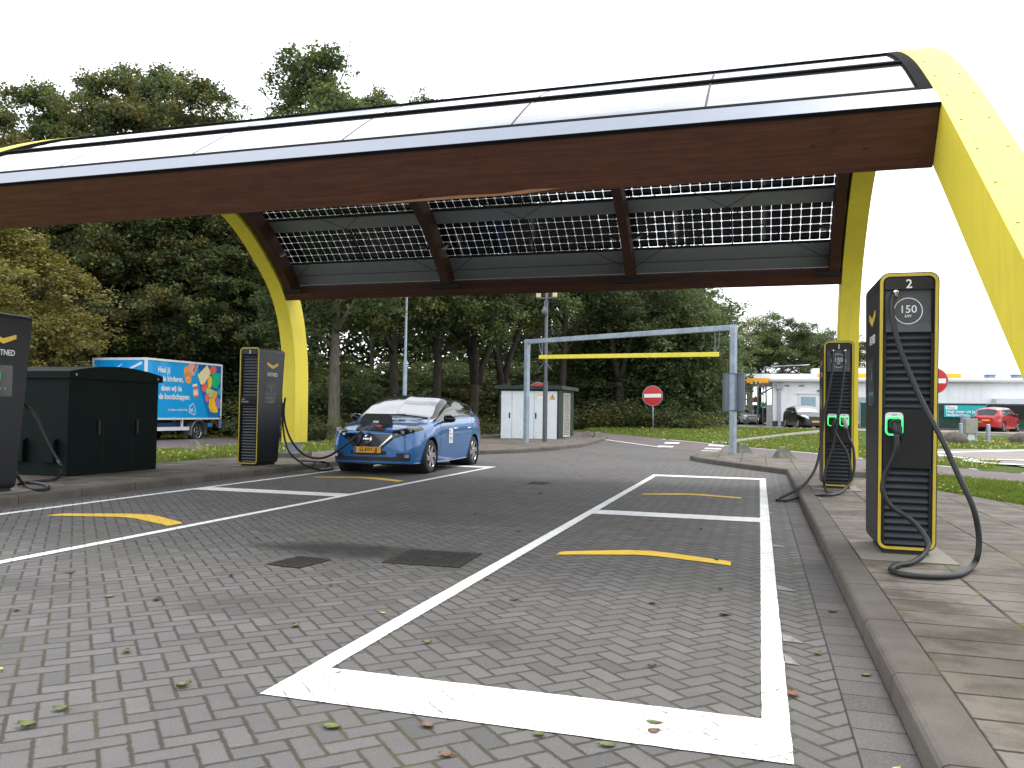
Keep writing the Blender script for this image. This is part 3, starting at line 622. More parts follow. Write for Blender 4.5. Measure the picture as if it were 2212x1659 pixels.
# ------------------------------------------------------------------ charging posts
def atY(px, py, Y):
    r = ray(px, py); return _C + r*(Y/r[1])
def world_tube(pts, r, parent, name, m=None, n=10, k=5):
    P = crom(pts, k); b = MB(); b.tube(P, r, n); inv = parent.matrix_basis.inverted() if parent else Matrix()
    b.xf(inv); return b.build(name, m or M_CABLE, parent, smooth=True)
CW, CZ0, CZ1, CYB = .445, .04, 2.31, .35
def fy(z): return -.35-.18*(z-CZ0)/(CZ1-CZ0)
FX = Vector((1, 0, 0)); FUP = Vector((0, -.18/(CZ1-CZ0), 1)).normalized()
FRONT = frame((0, fy(0), 0), FX, FUP); BACK = frame((0, CYB, 0), (-1, 0, 0), (0, 0, 1)); SIDE = frame((-CW/2, -.08, 0), (0, -1, 0), (0, 0, 1))
def louvre(u0, u1, v0, v1, n, d0=-.045, d1=-.012):
    b = MB(); p = (v1-v0)/n; prof = []
    for i in range(n):
        t = v1-i*p; prof += [(t, d0), (t-p*.12, d0+.004), (t-p*.78, d1), (t-p*.86, d1-.003), (t-p*.88, d0)]
    prof.append((v0, d0)); A = [[(u0, v, d) for v, d in prof], [(u1, v, d) for v, d in prof]]; b.grid(A)
    return b
def charger(loc, rz, number, label, holsters, oneside=False):
    t = empty('charging_post', loc, rz); t.rotation_mode = 'XYZ'; tag(t, label, 'charging post', 'black charging posts on the two kerbs')
    bpy.context.view_layer.update(); t.matrix_basis
    O = rrect(CW, CZ1-CZ0, .075, 6, 0, (CZ0+CZ1)/2); I = rrect(CW-.075, CZ1-CZ0-.075, .042, 6, 0, (CZ0+CZ1)/2); n = len(O); b = MB(); vs = []
    for pts, dep in ((O, 0), (I, 0), (I, -.05)): vs += [tuple(FRONT @ Vector((p[0], p[1], dep))) for p in pts]
    for pts, dep in ((O, 0), (I, 0), (I, -.05)): vs += [(p[0], CYB+dep, p[1]) for p in pts]
    F = []
    for i in range(n):
        j = (i+1) % n
        F += [(i, j, n+j, n+i), (n+i, n+j, 2*n+j, 2*n+i), (3*n+i, 4*n+i, 4*n+j, 3*n+j), (4*n+i, 5*n+i, 5*n+j, 4*n+j), (j, i, 3*n+i, 3*n+j)]
    F += [tuple(range(2*n, 3*n)), tuple(range(5*n, 6*n))[::-1]]
    b.add(vs, F); b.build('case', M_CASE, t, ang=40)
    pb = MB(); pb.box((0, -.02, .02), (.34, .62, .06)); pb.build('plinth', M_BLK, t)
    sm_ = MB()
    for z in (2.19, .155): sm_.box((0, (fy(z)+CYB)/2, z), (CW+.003, CYB-fy(z)-.07, .004))
    sm_.build('seam', M_SOIL, t)
    for m_, nm in ((FRONT, 'f'), (BACK, 'b')):
        ring2(rrect(CW-.014, CZ1-CZ0-.014, .07, 6, 0, (CZ0+CZ1)/2), rrect(CW-.06, CZ1-CZ0-.06, .05, 6, 0, (CZ0+CZ1)/2), -.004, .0025, m_).build('yellow_trim', M_CASEY, t)
    # front (cable) end
    def plate(pts, m_, d0, d1, name='panel', mm=M_CASE):
        b = MB().prism(pts, 'z', d0, d1); b.xf(m_); return b.build(name, mm, t)
    topP = [(-.18, 2.175), (.18, 2.175), (.18, 2.235), (.165, 2.262), (.14, 2.27), (-.14, 2.27), (-.165, 2.262), (-.18, 2.235)]
    plate(topP, FRONT, -.05, -.004); plate([(-.18, .72), (.18, .72), (.18, 1.2), (-.18, 1.2)], FRONT, -.05, -.004)
    lettering(number, .1, M_LET, FRONT @ Matrix.Translation((0, 2.215, -.0025)), t, .01)
    rc = MB(); rc.grid([[(-.168, 1.83, -.012), (.168, 1.83, -.012)], [(-.168, 1.9, -.03), (.168, 1.9, -.03)], [(-.168, 2.175, -.046), (.168, 2.175, -.046)]]); rc.xf(FRONT); rc.build('recess_panel', mat('slate_panel', (.05, .055, .065), .4, 0, .1), t)
    DZ = FRONT @ Matrix.Translation((.0, 2.0, -.0335)) @ Matrix.Rotation(R(-3.2), 4, 'X')
    a32 = [2*math.pi*k/40 for k in range(40)]
    ring2([(.108*math.cos(a), .108*math.sin(a)) for a in a32], [(.102*math.cos(a), .102*math.sin(a)) for a in a32], -.004, .003, DZ).build('power_ring', M_LET, t)
    lettering('150', .088, M_LET, DZ @ Matrix.Translation((0, .012, .001)), t, .004); lettering('kW', .034, M_LET, DZ @ Matrix.Translation((0, -.042, .001)), t, .01)
    for (v0, v1, n_) in ((1.205, 1.82, 11), (.075, .715, 11)):
        l = louvre(-.165, .165, v0, v1, n_); l.xf(FRONT); l.build('louvre', M_LOUV, t)
        l = MB().prism([(-.187, v0), (-.166, v0), (-.166, v1), (-.187, v1)], 'z', -.05, -.006).prism([(.166, v0), (.187, v0), (.187, v1), (.166, v1)], 'z', -.05, -.006); l.xf(FRONT); l.build('panel', M_CASE, t)
    plate([(-.125, .78), (-.085, .78), (-.085, .93), (-.125, .93)], FRONT, -.004, -.001, 'door_slot', M_SOIL)
    for u, tip in holsters:
        h = MB().prism(rrect(.135, .18, .03, 5, u, 1.085), 'z', -.004, .008); h.xf(FRONT); ho = h.build('holster', M_HOLS, t)
        h = MB().prism(rrect(.112, .13, .028, 5, u, 1.062), 'z', .008, .010); h.xf(FRONT); h.build('socket', M_SOIL, ho)
        ring2(rrect(.132, .15, .034, 6, u, 1.062), rrect(.108, .126, .026, 6, u, 1.062), .006, .014, FRONT).build('light_ring', M_GREEN, ho)
        lettering('CCS', .022, M_POLE, FRONT @ Matrix.Translation((u, 1.155, .0085)), ho)
        c = MB(); c.tube([(u, 1.085, .0), (u, 1.075, .06), (u+.01, 1.05, .1), (u+.015, 1.0, .105), (u+.015, .95, .085)], [.042, .045, .04, .032, .026], 12); c.xf(FRONT); c.build('connector', tip, t, smooth=True)
        c = MB(); c.lathe([(.0, -.05), (.024, -.05), (.024, -.02), (.03, -.02), (.03, 0.0), (.02, .004), (.02, .03), (0, .03)], (0, 0, 0), 'z', 12); c.xf(FRONT @ Matrix.Translation((u+.005, 2.145, -.02)) @ Matrix.Rotation(R(65), 4, 'X')); c.build('cable_gland', M_CHROME, t, smooth=True)
    # back (fan) end
    plate(topP, BACK, -.05, -.004); plate([(-.18, 1.2), (.18, 1.2), (.18, 1.36), (-.18, 1.36)], BACK, -.05, -.006)
    lettering(number, .1, M_LET, BACK @ Matrix.Translation((0, 2.215, -.0025)), t, .01)
    plate([(-.02, 1.265), (.15, 1.265), (.15, 1.285), (-.02, 1.285)], BACK, -.006, .0, 'handle', M_SOIL)
    lettering('CCS', .034, M_LET, BACK @ Matrix.Translation((-.125, 1.293, -.005)), t); lettering('CHAdeMO', .034, M_LET, BACK @ Matrix.Translation((-.088, 1.248, -.005)), t)
    for (v0, v1, n_) in ((1.36, 2.172, 14), (.075, 1.2, 20)):
        l = louvre(-.165, .165, v0, v1, n_, -.046, -.014); l.xf(BACK); l.build('louvre', M_LOUV, t)
        l = MB().prism([(-.187, v0), (-.166, v0), (-.166, v1), (-.187, v1)], 'z', -.05, -.006).prism([(.166, v0), (.187, v0), (.187, v1), (.166, v1)], 'z', -.05, -.006); l.xf(BACK); l.build('panel', M_CASE, t)
    # side with emblem, name and screen
    ch = [(0, -.055), (.19, .02), (.19, .068), (.175, .072), (0, .012), (-.175, .072), (-.19, .068), (-.19, .02)]
    S0 = SIDE @ Matrix.Translation((0.02, 1.96, .0))
    for pl in ([ch[0], ch[1], ch[2], ch[3], ch[4]], [ch[4], ch[5], ch[6], ch[7], ch[0]]): flat(pl, S0, M_LOGO, t, 'emblem')
    lettering('FASTNED', .105, M_LET, SIDE @ Matrix.Translation((.02, 1.79, .0)), t, .012, sx=.8)
    S1 = SIDE @ Matrix.Translation((-.04, 1.43, .0))
    s = MB().prism(rrect(.42, .4, .02), 'z', -.01, .003); s.xf(S1); sc_ = s.build('screen', M_BLKG, t)
    dots = MB()
    for i in range(4): dots.box((-.12+.075*i, -.1, .0035), (.026, .032, .002))
    dots.box((.03, .06, .0035), (.016, .1, .002)); dots.xf(S1); dots.build('screen_light', M_SCRDOT, sc_)
    tx = MB()
    for i in range(3): tx.box((-.02, .155-.02*i, .0035), (.22-.03*i, .006, .001))
    tx.xf(S1); tx.build('screen_text', mat('dim_amber_text', (.2, .12, .02), .5), sc_)
    return t
GREY_TIP = mat('grey_plug', (.42, .41, .39), .45)
c2 = charger((1.155, 7.72, .12), 0, '2', 'tall yellow rimmed black charging post number 2, its thick cable looped on the slabs', [(-.1, M_CASE)])
c1 = charger((1.175, 14.02, .12), 0, '1', 'black charging post number 1 with two green lit holsters, behind post 2', [(-.09, M_CASE), (.085, GREY_TIP)])
c3 = charger((-9.47, 13.98, .12), R(180), '3', 'black charging post number 3, its cable plugged into the blue car', [])
c4 = charger((-9.47, 7.95, .12), R(180), '4', 'black charging post cut by the left picture edge, in front of the dark green cabinet', [])
bpy.context.view_layer.update()
def Spx(a, b): return ((3000+a*.8438)*.5486, (1000+b*.8438)*.5486)
def seg(l, f): return [tuple(atY(*f(a, b), d)) if d > 0 else tuple(atz(*f(a, b), -d)) for a, b, d in l]
G = -.145
P2 = seg([(612, 190, 7.22), (606, 240, 7.17), (612, 310, 7.15), (640, 430, 7.13), (690, 560, 7.11), (740, 675, 7.08), (800, 790, 7.03), (855, 895, 6.98), (920, 1040, 6.92), (985, 1180, 6.88), (1012, 1310, 6.9), (1008, 1400, 6.9), (985, 1452, 6.88), (930, 1492, G), (850, 1505, G), (740, 1504, G), (640, 1492, G), (602, 1472, G), (630, 1452, G), (700, 1440, G)]+[(757, 1402, 7.0), (775, 1350, 7.08), (742, 1290, 7.13), (685, 1232, 7.15), (605, 1178, 7.17), (565, 1110, 7.17), (572, 1040, 7.17), (606, 965, 7.14), (628, 900, 7.12), (627, 842, 7.12)], Spx)
world_tube(P2, .021, c2, 'charging_cable')
g1 = -.145
Q1 = seg([(332, 452, 13.42), (329, 530, 13.36), (312, 640, 13.34), (292, 740, 13.32), (278, 860, 13.3), (264, 955, 13.25), (238, 1025, 13.1), (188, 1085, 12.95), (120, 1122, 12.85), (78, 1140, -.03), (72, 1147, -.03), (110, 1150, -.03), (190, 1133, 12.8), (290, 1126, g1), (350, 1118, g1), (395, 1090, 13.2), (425, 1030, 13.27), (432, 970, 13.3), (425, 900, 13.33), (405, 858, 13.35), (397, 835, 13.34), (392, 812, 13.33)], Spx)
world_tube(Q1, .02, c1, 'charging_cable')
Q2 = seg([(388, 456, 13.42), (381, 560, 13.36), (370, 660, 13.35), (352, 770, 13.34), (336, 880, 13.34), (302, 985, 13.3), (291, 1050, 13.28), (297, 1100, 13.25), (320, 1118, g1), (365, 1112, g1), (405, 1070, 13.25), (415, 1010, 13.28), (398, 930, 13.31), (362, 868, 13.33), (338, 822, 13.35), (330, 800, 13.34), (326, 785, 13.33)], Spx)
world_tube(Q2, .019, c1, 'charging_cable')
def Epx(a, b): return ((900+a*.4747)*.5486, (1300+b*.4747)*.5486)
CABLE3 = seg([(470, 560, 14.62), (460, 640, 14.62), (462, 730, 14.6), (485, 830, 14.5), (530, 930, 14.4), (610, 1020, 14.35), (715, 1062, 14.2), (820, 1048, 14.1), (905, 1000, 14.02), (1000, 930, 14.0), (1060, 878, 14.08), (1108, 838, 14.22)], Epx)
world_tube(CABLE3, .022, c3, 'charging_cable')
world_tube(seg([(455, 600, 14.6), (447, 700, 14.6), (452, 800, 14.58), (470, 920, 14.5), (510, 1020, 14.3), (590, 1090, 14.1), (660, 1130, 13.95), (740, 1155, -.03), (820, 1160, -.03), (862, 1142, -.03), (850, 1112, -.03), (790, 1095, 14.6), (700, 1088, -.14), (600, 1082, -.14)], Epx), .021, c3, 'charging_cable')
CP = MB(); q = [Vector(CABLE3[-2]), Vector(CABLE3[-1])]; dd = (q[1]-q[0]).normalized()
CP.tube([q[1]-dd*.04, q[1]+dd*.06, q[1]+dd*.1+Vector((.03, .02, .0)), q[1]+dd*.12+Vector((.1, .06, -.01)), q[1]+dd*.12+Vector((.16, .1, -.03))], [.026, .036, .05, .055, .05], 12); CP.xf(c3.matrix_basis.inverted()); CP.build('connector', mat('grey_connector', (.14, .14, .15), .4), c3, smooth=True)
def Cpx(a, b): return (a*.5123*.5486, (1150+b*.5123)*.5486)
world_tube(seg([(175, 838, 8.62), (205, 880, 8.75), (240, 905, 8.8), (290, 975, 8.8), (335, 1085, 8.8), (390, 1200, 8.85), (440, 1285, 8.9), (472, 1350, 8.95), (462, 1408, -.15), (400, 1442, -.15), (300, 1452, -.15), (200, 1466, -.15), (140, 1478, -.15)], Cpx), .021, c4, 'charging_cable')
world_tube(seg([(120, 1380, 8.4), (140, 1425, 8.4), (180, 1475, -.15), (250, 1506, -.15), (330, 1518, -.15), (372, 1500, -.15), (345, 1478, -.15), (250, 1464, -.15), (150, 1466, -.15)], Cpx), .021, c4, 'charging_cable')
PADM = mat('pale_pad', (.2, .18, .15), .8, 0, .1)
for (x, y) in ((1.13, 7.55), (1.15, 13.9), (-9.45, 14.1), (-9.45, 8.05)):
    o = MB().box((x, y, .1255), (.7, 1.05, .006)).build('charger_pad', PADM); o['kind'] = 'structure'

# ------------------------------------------------------------------ dark green cabinet with arched lid
t = empty('equipment_cabinet', (0, 0, 0)); tag(t, 'large dark green metal cabinet with an arched lid behind the left edge charging post', 'cabinet')
x0, x1, y0, y1, zb = -12.3, -10.45, 10.3, 12.3, .12
MB().bb((x0, y0, zb), (x1, y1, zb+1.58)).build('body', M_DGREEN, t, bevel=.008)
lid = [(y0-.05, zb+1.56), (y1+.05, zb+1.56)]+[(y1+.05-(y1-y0+.1)*k/16, zb+1.67+.12*math.sin(math.pi*k/16)**.9) for k in range(17)]
MB().prism(lid, 'x', x0-.05, x1+.05).build('lid', M_DGREEN, t, ang=25)
d = MB()
for y in (y0+.72, y0+1.4): d.bb((x1, y-.004, zb+.05), (x1+.003, y+.004, zb+1.5))
d.build('door_seam', M_SOIL, t)
for y in (y0+.62, y0+1.48): MB().bb((x1, y-.02, zb+.65), (x1+.03, y+.02, zb+.9)).build('handle', M_BLK, t, bevel=.006)
for y in (y0+.08, y1-.08): MB().tube([(x1+.05, y, zb+1.62), (x1+.058, y, zb+1.62)], .02, 10).build('bolt', M_GALV, t)
for x in (x1-.33, x1-.95, ):
    MB().prism([(y0-.002, zb+.22), (y0-.09, zb+.22), (y0-.09, zb+.56), (y0-.002, zb+.6)], 'x', x-.14, x+.14).build('vent_hood', M_DGREEN, t, bevel=.006)

# ------------------------------------------------------------------ transformer house
a = atz(*Bpx(140, 1166), .17); bq = atz(*Bpx(592, 1180), .17); tx0 = float(a[0]); ty0 = float((a[1]+bq[1])/2); tx1 = float(bq[0])
ty1 = ty0+2.6; zb = .12
t = empty('transformer_house', (0, 0, 0)); tag(t, 'small dark green transformer house with white doors behind the height barrier', 'utility building')
MB().bb((tx0, ty0, zb), (tx1, ty1, 2.12)).build('body', mat('moss_green_wall', (.006, .02, .013), .6, 0, .2, 4), t)
MB().bb((tx0-.16, ty0-.16, 2.12), (tx1+.16, ty1+.2, 2.26)).build('roof', mat('roof_felt', (.02, .03, .028), .7, 0, .2), t, bevel=.01)
xs = [tx0+.08, tx0+.08+(tx1-tx0-.16)*.2, tx0+.08+(tx1-tx0-.16)*.6, tx1-.06]
for i in range(3):
    d = MB().bb((xs[i]+.006, ty0-.035, zb+.05), (xs[i+1]-.006, ty0-.003, 2.05)).build('door', M_DOORW, t, bevel=.006)
    if i < 3:
        hb = MB()
        for z in (zb+.25, 1.85): hb.bb((xs[i]-.01, ty0-.06, z-.03), (xs[i]+.1, ty0-.036, z+.02))
        hb.build('hinge', M_DOORW, d)
    if i: pass
for x in (xs[1]-.12, xs[2]+.05): MB().bb((x, ty0-.05, 1.0), (x+.05, ty0-.036, 1.22)).build('handle', M_SOIL, t)
sgn = frame((xs[2]+.72, ty0-.038, 1.83), (1, 0, 0), (0, 0, 1)); flat([(-.11, -.09), (.11, -.09), (0, .11)], sgn, M_SOIL, t, 'warning_sign'); flat([(-.09, -.078), (.09, -.078), (0, .085)], sgn @ Matrix.Translation((0, 0, .002)), M_PLATE, t, 'warning_sign')
flat([(-.005, .05), (.012, .05), (.0, .005), (.018, .005), (-.015, -.06), (-.002, -.015), (-.018, -.015)], sgn @ Matrix.Translation((0, 0, .0045)), M_SOIL, t, 'flash_symbol')
MB().bb((xs[2]+.1, ty0-.039, 1.75), (xs[2]+.35, ty0-.036, 1.92)).build('notice', M_LET, t); MB().bb((xs[2]+.1, ty0-.041, 1.88), (xs[2]+.35, ty0-.037, 1.92)).build('notice', M_SHELL, t)
b = MB(); l0, l1 = ty0+.75, ty0+1.75
for k in range(22): b.box((tx1+.02, (l0+l1)/2, .42+k*.07), (.012, l1-l0, .055), Matrix.Rotation(R(30), 3, 'Y'))
b.build('louvre_door', mat('cream_louvre', (.5, .48, .42), .6), t)
b = MB()
for (ya, yb, za, zc) in ((l0-.05, l0, .3, 2.0), (l1, l1+.05, .3, 2.0), (l0, l1, .3, .37), (l0, l1, 1.95, 2.0)): b.bb((tx1, ya, za), (tx1+.035, yb, zc))
b.build('louvre_frame', mat('cream_louvre', (.5, .48, .42), .6), t)

# ------------------------------------------------------------------ height barrier, bar, sign panel
bl = atz(*Bpx(344, 1205), .14); br = atz(*Bpx(1982, 1290), .15); bl = Vector((*bl[:2], .13)); br = Vector((*br[:2], .13))
dx = (br-bl); dx.z = 0; ln = dx.length; dx.normalize(); ang = math.atan2(dx.y, dx.x); ROT = Matrix.Rotation(ang, 3, 'Z')
t = empty('height_barrier', bl, ang); tag(t, 'galvanised steel height barrier frame of two square posts and a crossbeam over the exit', 'height barrier'); HB = 3.62
for x in (0, ln): MB().bb((x-.075, -.075, -.05), (x+.075, .075, HB-.28)).build('post', M_GALV, t, bevel=.01)
for x, s in ((0, 1), (ln, -1)): MB().bb((x-.08, -.08, HB-.29), (x+.08, .08, HB)).build('corner_joint', M_GALV, t, bevel=.01)
MB().bb((.082, -.07, HB-.155), (ln-.082, .07, HB-.005)).build('crossbeam', M_GALV, t, bevel=.01)
b = MB()
for x in (-.03, .03):
    for xx in (0, ln): b.tube([(xx+x, -.08, HB-.06), (xx+x, -.088, HB-.06)], .012, 6)
b.build('bolt', M_CHROME, t)
pA = atD(*Bpx(455, 545), 28.); pB = atD(*Bpx(1866, 530), 24.4)
def on_frame(px, py):                        # the point of the barrier's own plane seen there
    r = ray(px, py); nrm_ = np.array([-dx.y, dx.x, 0]); s_ = (np.array(bl)-_C)@nrm_/(r@nrm_); P_ = _C+r*s_; return (Vector(P_)-bl).dot(dx), float(P_[2])
(u0, zA), (u1, zB) = on_frame(*Bpx(453, 545)), on_frame(*Bpx(1866, 530))
t = empty('clearance_bar', bl, ang); tag(t, 'yellow clearance bar hanging on chains under the barrier crossbeam', 'clearance bar')
q = MB(); q.add([(u, y, z+h) for u, z in ((u0, zA), (u1, zB)) for y in (-.05, .05) for h in (-.065, .065)], [(0, 1, 3, 2), (4, 6, 7, 5), (0, 4, 5, 1), (2, 3, 7, 6), (0, 2, 6, 4), (1, 5, 7, 3)]); q.build('bar', M_YBAR, t, bevel=.008)
for u, z, s in ((u0+.12, zA, -1), (u1-.12, zB, 1)):
    b = MB(); path = crom([(u, 0, z+.06), (u+s*.02, 0, (z+HB)/2), (u, 0, HB-.15)], 14)
    path2 = crom([(u, 0, z+.07), (u+s*.12, 0.02, z+.25), (u+s*.16, 0, HB-.15)], 14)
    for pt in (path, path2):
        for i in range(0, len(pt)-1):
            c = (Vector(pt[i])+Vector(pt[i+1]))/2; L_ = (Vector(pt[i+1])-Vector(pt[i])).length; dr = (Vector(pt[i+1])-Vector(pt[i])).normalized(); sd_ = Vector((0, 1, 0)) if i % 2 else dr.cross(Vector((0, 1, 0)))
            b.tube([c-dr*L_*.6+sd_*.008, c+dr*L_*.6+sd_*.008], .004, 5); b.tube([c-dr*L_*.6-sd_*.008, c+dr*L_*.6-sd_*.008], .004, 5)
    b.build('chain', M_GALV, t)
t = empty('sign_panel', br, ang); tag(t, 'grey back of a rectangular traffic sign clamped to the right barrier post', 'traffic sign')
MB().bb((-.36, .08, 1.22), (.3, .1, 2.28)).build('plate', M_SIGNB, t, bevel=.008)
b = MB()
for z in (1.24, 2.26): b.bb((-.34, -.082, z-.012), (.28, .08, z+.012)) if False else b.bb((-.085, -.085, z-.012), (.085, .082, z+.012))
b.build('clamp', M_POLE, t); b = MB()
for (xa, xb, za, zc) in ((-.36, -.335, 1.22, 2.28), (.275, .3, 1.22, 2.28), (-.335, .275, 1.22, 1.245), (-.335, .275, 2.255, 2.28)): b.bb((xa, .06, za), (xb, .079, zc))
b.build('rim', M_SIGNB, t)
# camera mast ---------------------------------------------------------------
p = atz(*Bpx(492, 1195), .16); t = empty('camera_mast', (p[0], p[1], .1)); tag(t, 'slim grey mast with a dome camera in front of the transformer house', 'camera mast')
MB().lathe([(.085, -.1), (.085, 2.2), (.06, 2.28), (.055, 6.6), (0, 6.6)], n=16).build('pole', M_POLE, t, smooth=True)
MB().lathe([(.0, -.12), (.09, -.1), (.115, -.02), (.12, .03), (.06, .1), (.05, .17), (0, .18)], (-.03, -.17, 4.72), n=16).build('dome_camera', M_PLAS, t, smooth=True)
b = MB(); b.tube([(0, 0, 5.1), (-.03, -.1, 5.1), (-.03, -.17, 5.0), (-.03, -.17, 4.85)], .03, 8); b.bb((-.35, -.05, 5.2), (.35, .05, 5.25)); b.build('bracket', M_POLE, t)
for x in (-.3, .3): MB().bb((x-.07, -.07, 5.25), (x+.07, .07, 5.75)).build('detector', mat('pale_yellow_plastic', (.5, .47, .28), .5), t, bevel=.01)
b = MB()
for s in (-1, 1): b.tube([(0, 0, 2.95), (s*.25, -.1, 2.65)], .015, 6); b.tube([(0, 0, 2.95), (s*.1, .2, 2.65)], .015, 6)
b.build('stay', M_POLE, t)
# round no-entry signs ------------------------------------------------------
def noentry(base, zc, rad, rz, label, lean=0.):
    t = empty('no_entry_sign', base, rz); t.rotation_euler = (0, R(lean), rz); tag(t, label, 'road sign', 'round red no entry signs')
    MB().tube([(0, 0, -.2), (0, 0, zc+rad*.6)], .03, 10).build('post', M_GALV, t, smooth=True)
    b = MB(); n = 40; b.lathe([(0, -.045), (rad, -.045), (rad, -.075), (rad-.012, -.078), (0, -.078)], (0, 0, zc), 'y', n); d = b.build('disc', [M_SIGNR], t, ang=30)
    ring2([(rad*math.cos(2*math.pi*k/n), rad*math.sin(2*math.pi*k/n)) for k in range(n)], [((rad-.018)*math.cos(2*math.pi*k/n), (rad-.018)*math.sin(2*math.pi*k/n)) for k in range(n)], .0, .002, frame((0, -.0785, zc), (1, 0, 0), (0, 0, 1))).build('rim', M_GALV, d)
    flat(rrect(rad*1.66, rad*.36, .012), frame((0, -.0785, zc), (1, 0, 0), (0, 0, 1)), M_LET, d, 'white_bar')
    return t
s1 = onT(*Bpx(1352, 1110)); D1 = float((np.array(s1)-_C)@_F); rad = 80*.4973*.5486*D1/PF
zc = float(atD(*Bpx(1336, 820), D1)[2]-s1[2]); noentry(s1, zc, rad, math.atan2(-s1[0], s1[1]), 'round red no entry sign on a leaning post in the grass before dark bushes', -1.5)
q = atD(*Apx(1602, 345), 25.); noentry((q[0], q[1]+.06, .0), float(q[2]), .40, R(-12), 'round red no entry sign half hidden behind charging post 2')
q = atD((1900+440*.4973)*.5486, (1150+790*.4973)*.5486, 35.); noentry((q[0], q[1], .1), float(q[2])-.1, .42, R(10), 'round red no entry sign showing only its top over the transformer house roof')

# ------------------------------------------------------------------ street lamp pole, log, blocks, boulders, bollards
def onG(px, py): return Vector([float(v) for v in onT(px, py)])
q = atD(874, 850, 30.); t = empty('lamp_post', (q[0], q[1], 0)); tag(t, 'thin pale grey lamp post among the tree trunks behind the blue car', 'lamp post')
MB().lathe([(.085, 0), (.08, 3.0), (.055, 3.1), (.04, 8.), (0, 8.)], n=12).build('pole', M_GALV, t, smooth=True); MB().tube([(0, 0, 7.9), (0, -.5, 8.2), (0, -1., 8.25)], .03, 8).build('arm', M_GALV, t)
MB().box((0, -1.25, 8.25), (.2, .55, .1)).build('lamp_head', M_SIGNB, t, bevel=.03)
pl_ = onG(1058, 917); t = empty('felled_log', pl_, R(-8)); tag(t, 'felled log with mottled bark lying behind the blue car', 'log')
LM = bark('log_bark', (.09, .06, .035), (.24, .17, .1)); MB().tube([(-2.6, .1, .3), (-1, 0, .31), (.55, -.05, .32)], [.3, .31, .33], 16).build('trunk', LM, t, smooth=True); MB().lathe([(0, .56), (.3, .555), (.32, .552)], (0, -.05, .32), 'x', 16).build('cut_end', mat('cut_wood', (.42, .3, .17), .8), t)
def block(P, s, rz, label):
    t = MB(); w_ = .5*s; u_ = .11*s; h = .5*s; V = [(-w_, -w_, -.1), (w_, -w_, -.1), (w_, w_, -.1), (-w_, w_, -.1), (-u_-.05, -u_, h), (u_-.05, -u_, h*1.02), (u_-.05, u_, h*1.02), (-u_-.05, u_, h)]
    t.add(V, [(0, 1, 5, 4), (1, 2, 6, 5), (2, 3, 7, 6), (3, 0, 4, 7), (4, 5, 6, 7)]); o = t.build('concrete_block', M_CONC, None, bevel=.03*s); o.location = P; o.rotation_euler = (0, 0, R(rz)); tag(o, label, 'concrete block', 'wedge shaped concrete blocks along the path')
q = atz(*Bpx(2072, 1296), .1); block((q[0], q[1]+.3, .1), .66, 20, 'grey wedge shaped concrete block beside the right barrier post')
q = atz(*Apx(588, 884), .1); block((q[0], q[1]+.3, .1), .66, 22, 'grey wedge shaped concrete block on the paving edge, between barrier post and charging post 1')
q = atz(*Bpx(828, 1165), .2); block((q[0], q[1]+.3, .1), .8, 10, 'left of two mossy concrete blocks beside the transformer house')
q = atz(*Bpx(908, 1170), .2); block((q[0], q[1]+.3, .1), .8, 25, 'right of two mossy concrete blocks beside the transformer house, at the kerb tip')
block(atz(*Cpx(1500, 1222), .08), .56, 15, 'weathered concrete wedge in the grass in front of the delivery truck')
q = onG(*Epx(835, 842)); block((q[0], q[1], q[2]), .8, 35, 'tilted mossy concrete wedge at the foot of the thick grey trunk')
q = onG(*Epx(700, 862)); block((q[0], q[1], q[2]-.05), .8, 5, 'low broken concrete wedge in the grass right of the yellow column')
q = onG(*Bpx(105, 1100)); block((q[0], q[1], q[2]), .9, 40, 'small concrete wedge on the grass left of the transformer house')
def boulder(P, s, label, seed):
    b = bmesh.new(); bmesh.ops.create_icosphere(b, subdivisions=3, radius=1.); r = random.Random(seed)
    off = [(Vector((r.gauss(0, 1), r.gauss(0, 1), r.gauss(0, 1))).normalized(), r.uniform(.05, .16)) for _ in range(9)]
    for v in b.verts:
        k = 1+sum(a*max(0, v.co.normalized().dot(d_))**3 for d_, a in off)-.15; v.co = Vector((v.co.x*k*s[0], v.co.y*k*s[1], v.co.z*k*s[2]))
    me = bpy.data.meshes.new('boulder'); b.to_mesh(me); b.free(); o = link('boulder', me, M_STONE, None, True); o.location = P; tag(o, label, 'boulder', 'boulders on the far verge')
q = onG(*Apx(1757, 770)); boulder((q[0], q[1]+.4, q[2]+.1), (.56, .45, .40), 'rounded brown boulder in front of the beige pedestal', 3)
q = onG(*Apx(2200, 768)); boulder((q[0], q[1]+.4, q[2]+.1), (.56, .45, .40), 'rounded dark boulder cut by the yellow leg at the right picture edge', 8)
def bollard(px, top, D, label):
    q = onG(*px); D_ = float((np.array(q)-_C)@_F); h = (px[1]-top)*D_/PF
    MBo = MB().lathe([(.09, -.1), (.09, h-.05), (.085, h-.02), (.06, h), (0, h)], n=16); o = MBo.build('bollard', M_GALV, None, ang=40); o.location = q; tag(o, label, 'bollard', 'grey steel bollards on the far verge')
bollard(Apx(1970, 765), Apx(0, 640)[1], 40, 'grey bollard standing alone in front of the red car')
bollard(Apx(1880, 752), Apx(0, 632)[1], 40, 'grey bollard touching the right side of the beige pedestal')
bollard(Apx(1783, 712), Apx(0, 632)[1], 40, 'grey bollard left of the beige pedestal, behind the boulder')
q = onG(*Apx(1848, 752)); D_ = float((np.array(q)-_C)@_F); k = D_/PF; t = empty('meter_pedestal', q); tag(t, 'beige boxy pedestal on a white foot between the bollards', 'pedestal')
sc_ = .5796*.5486*k
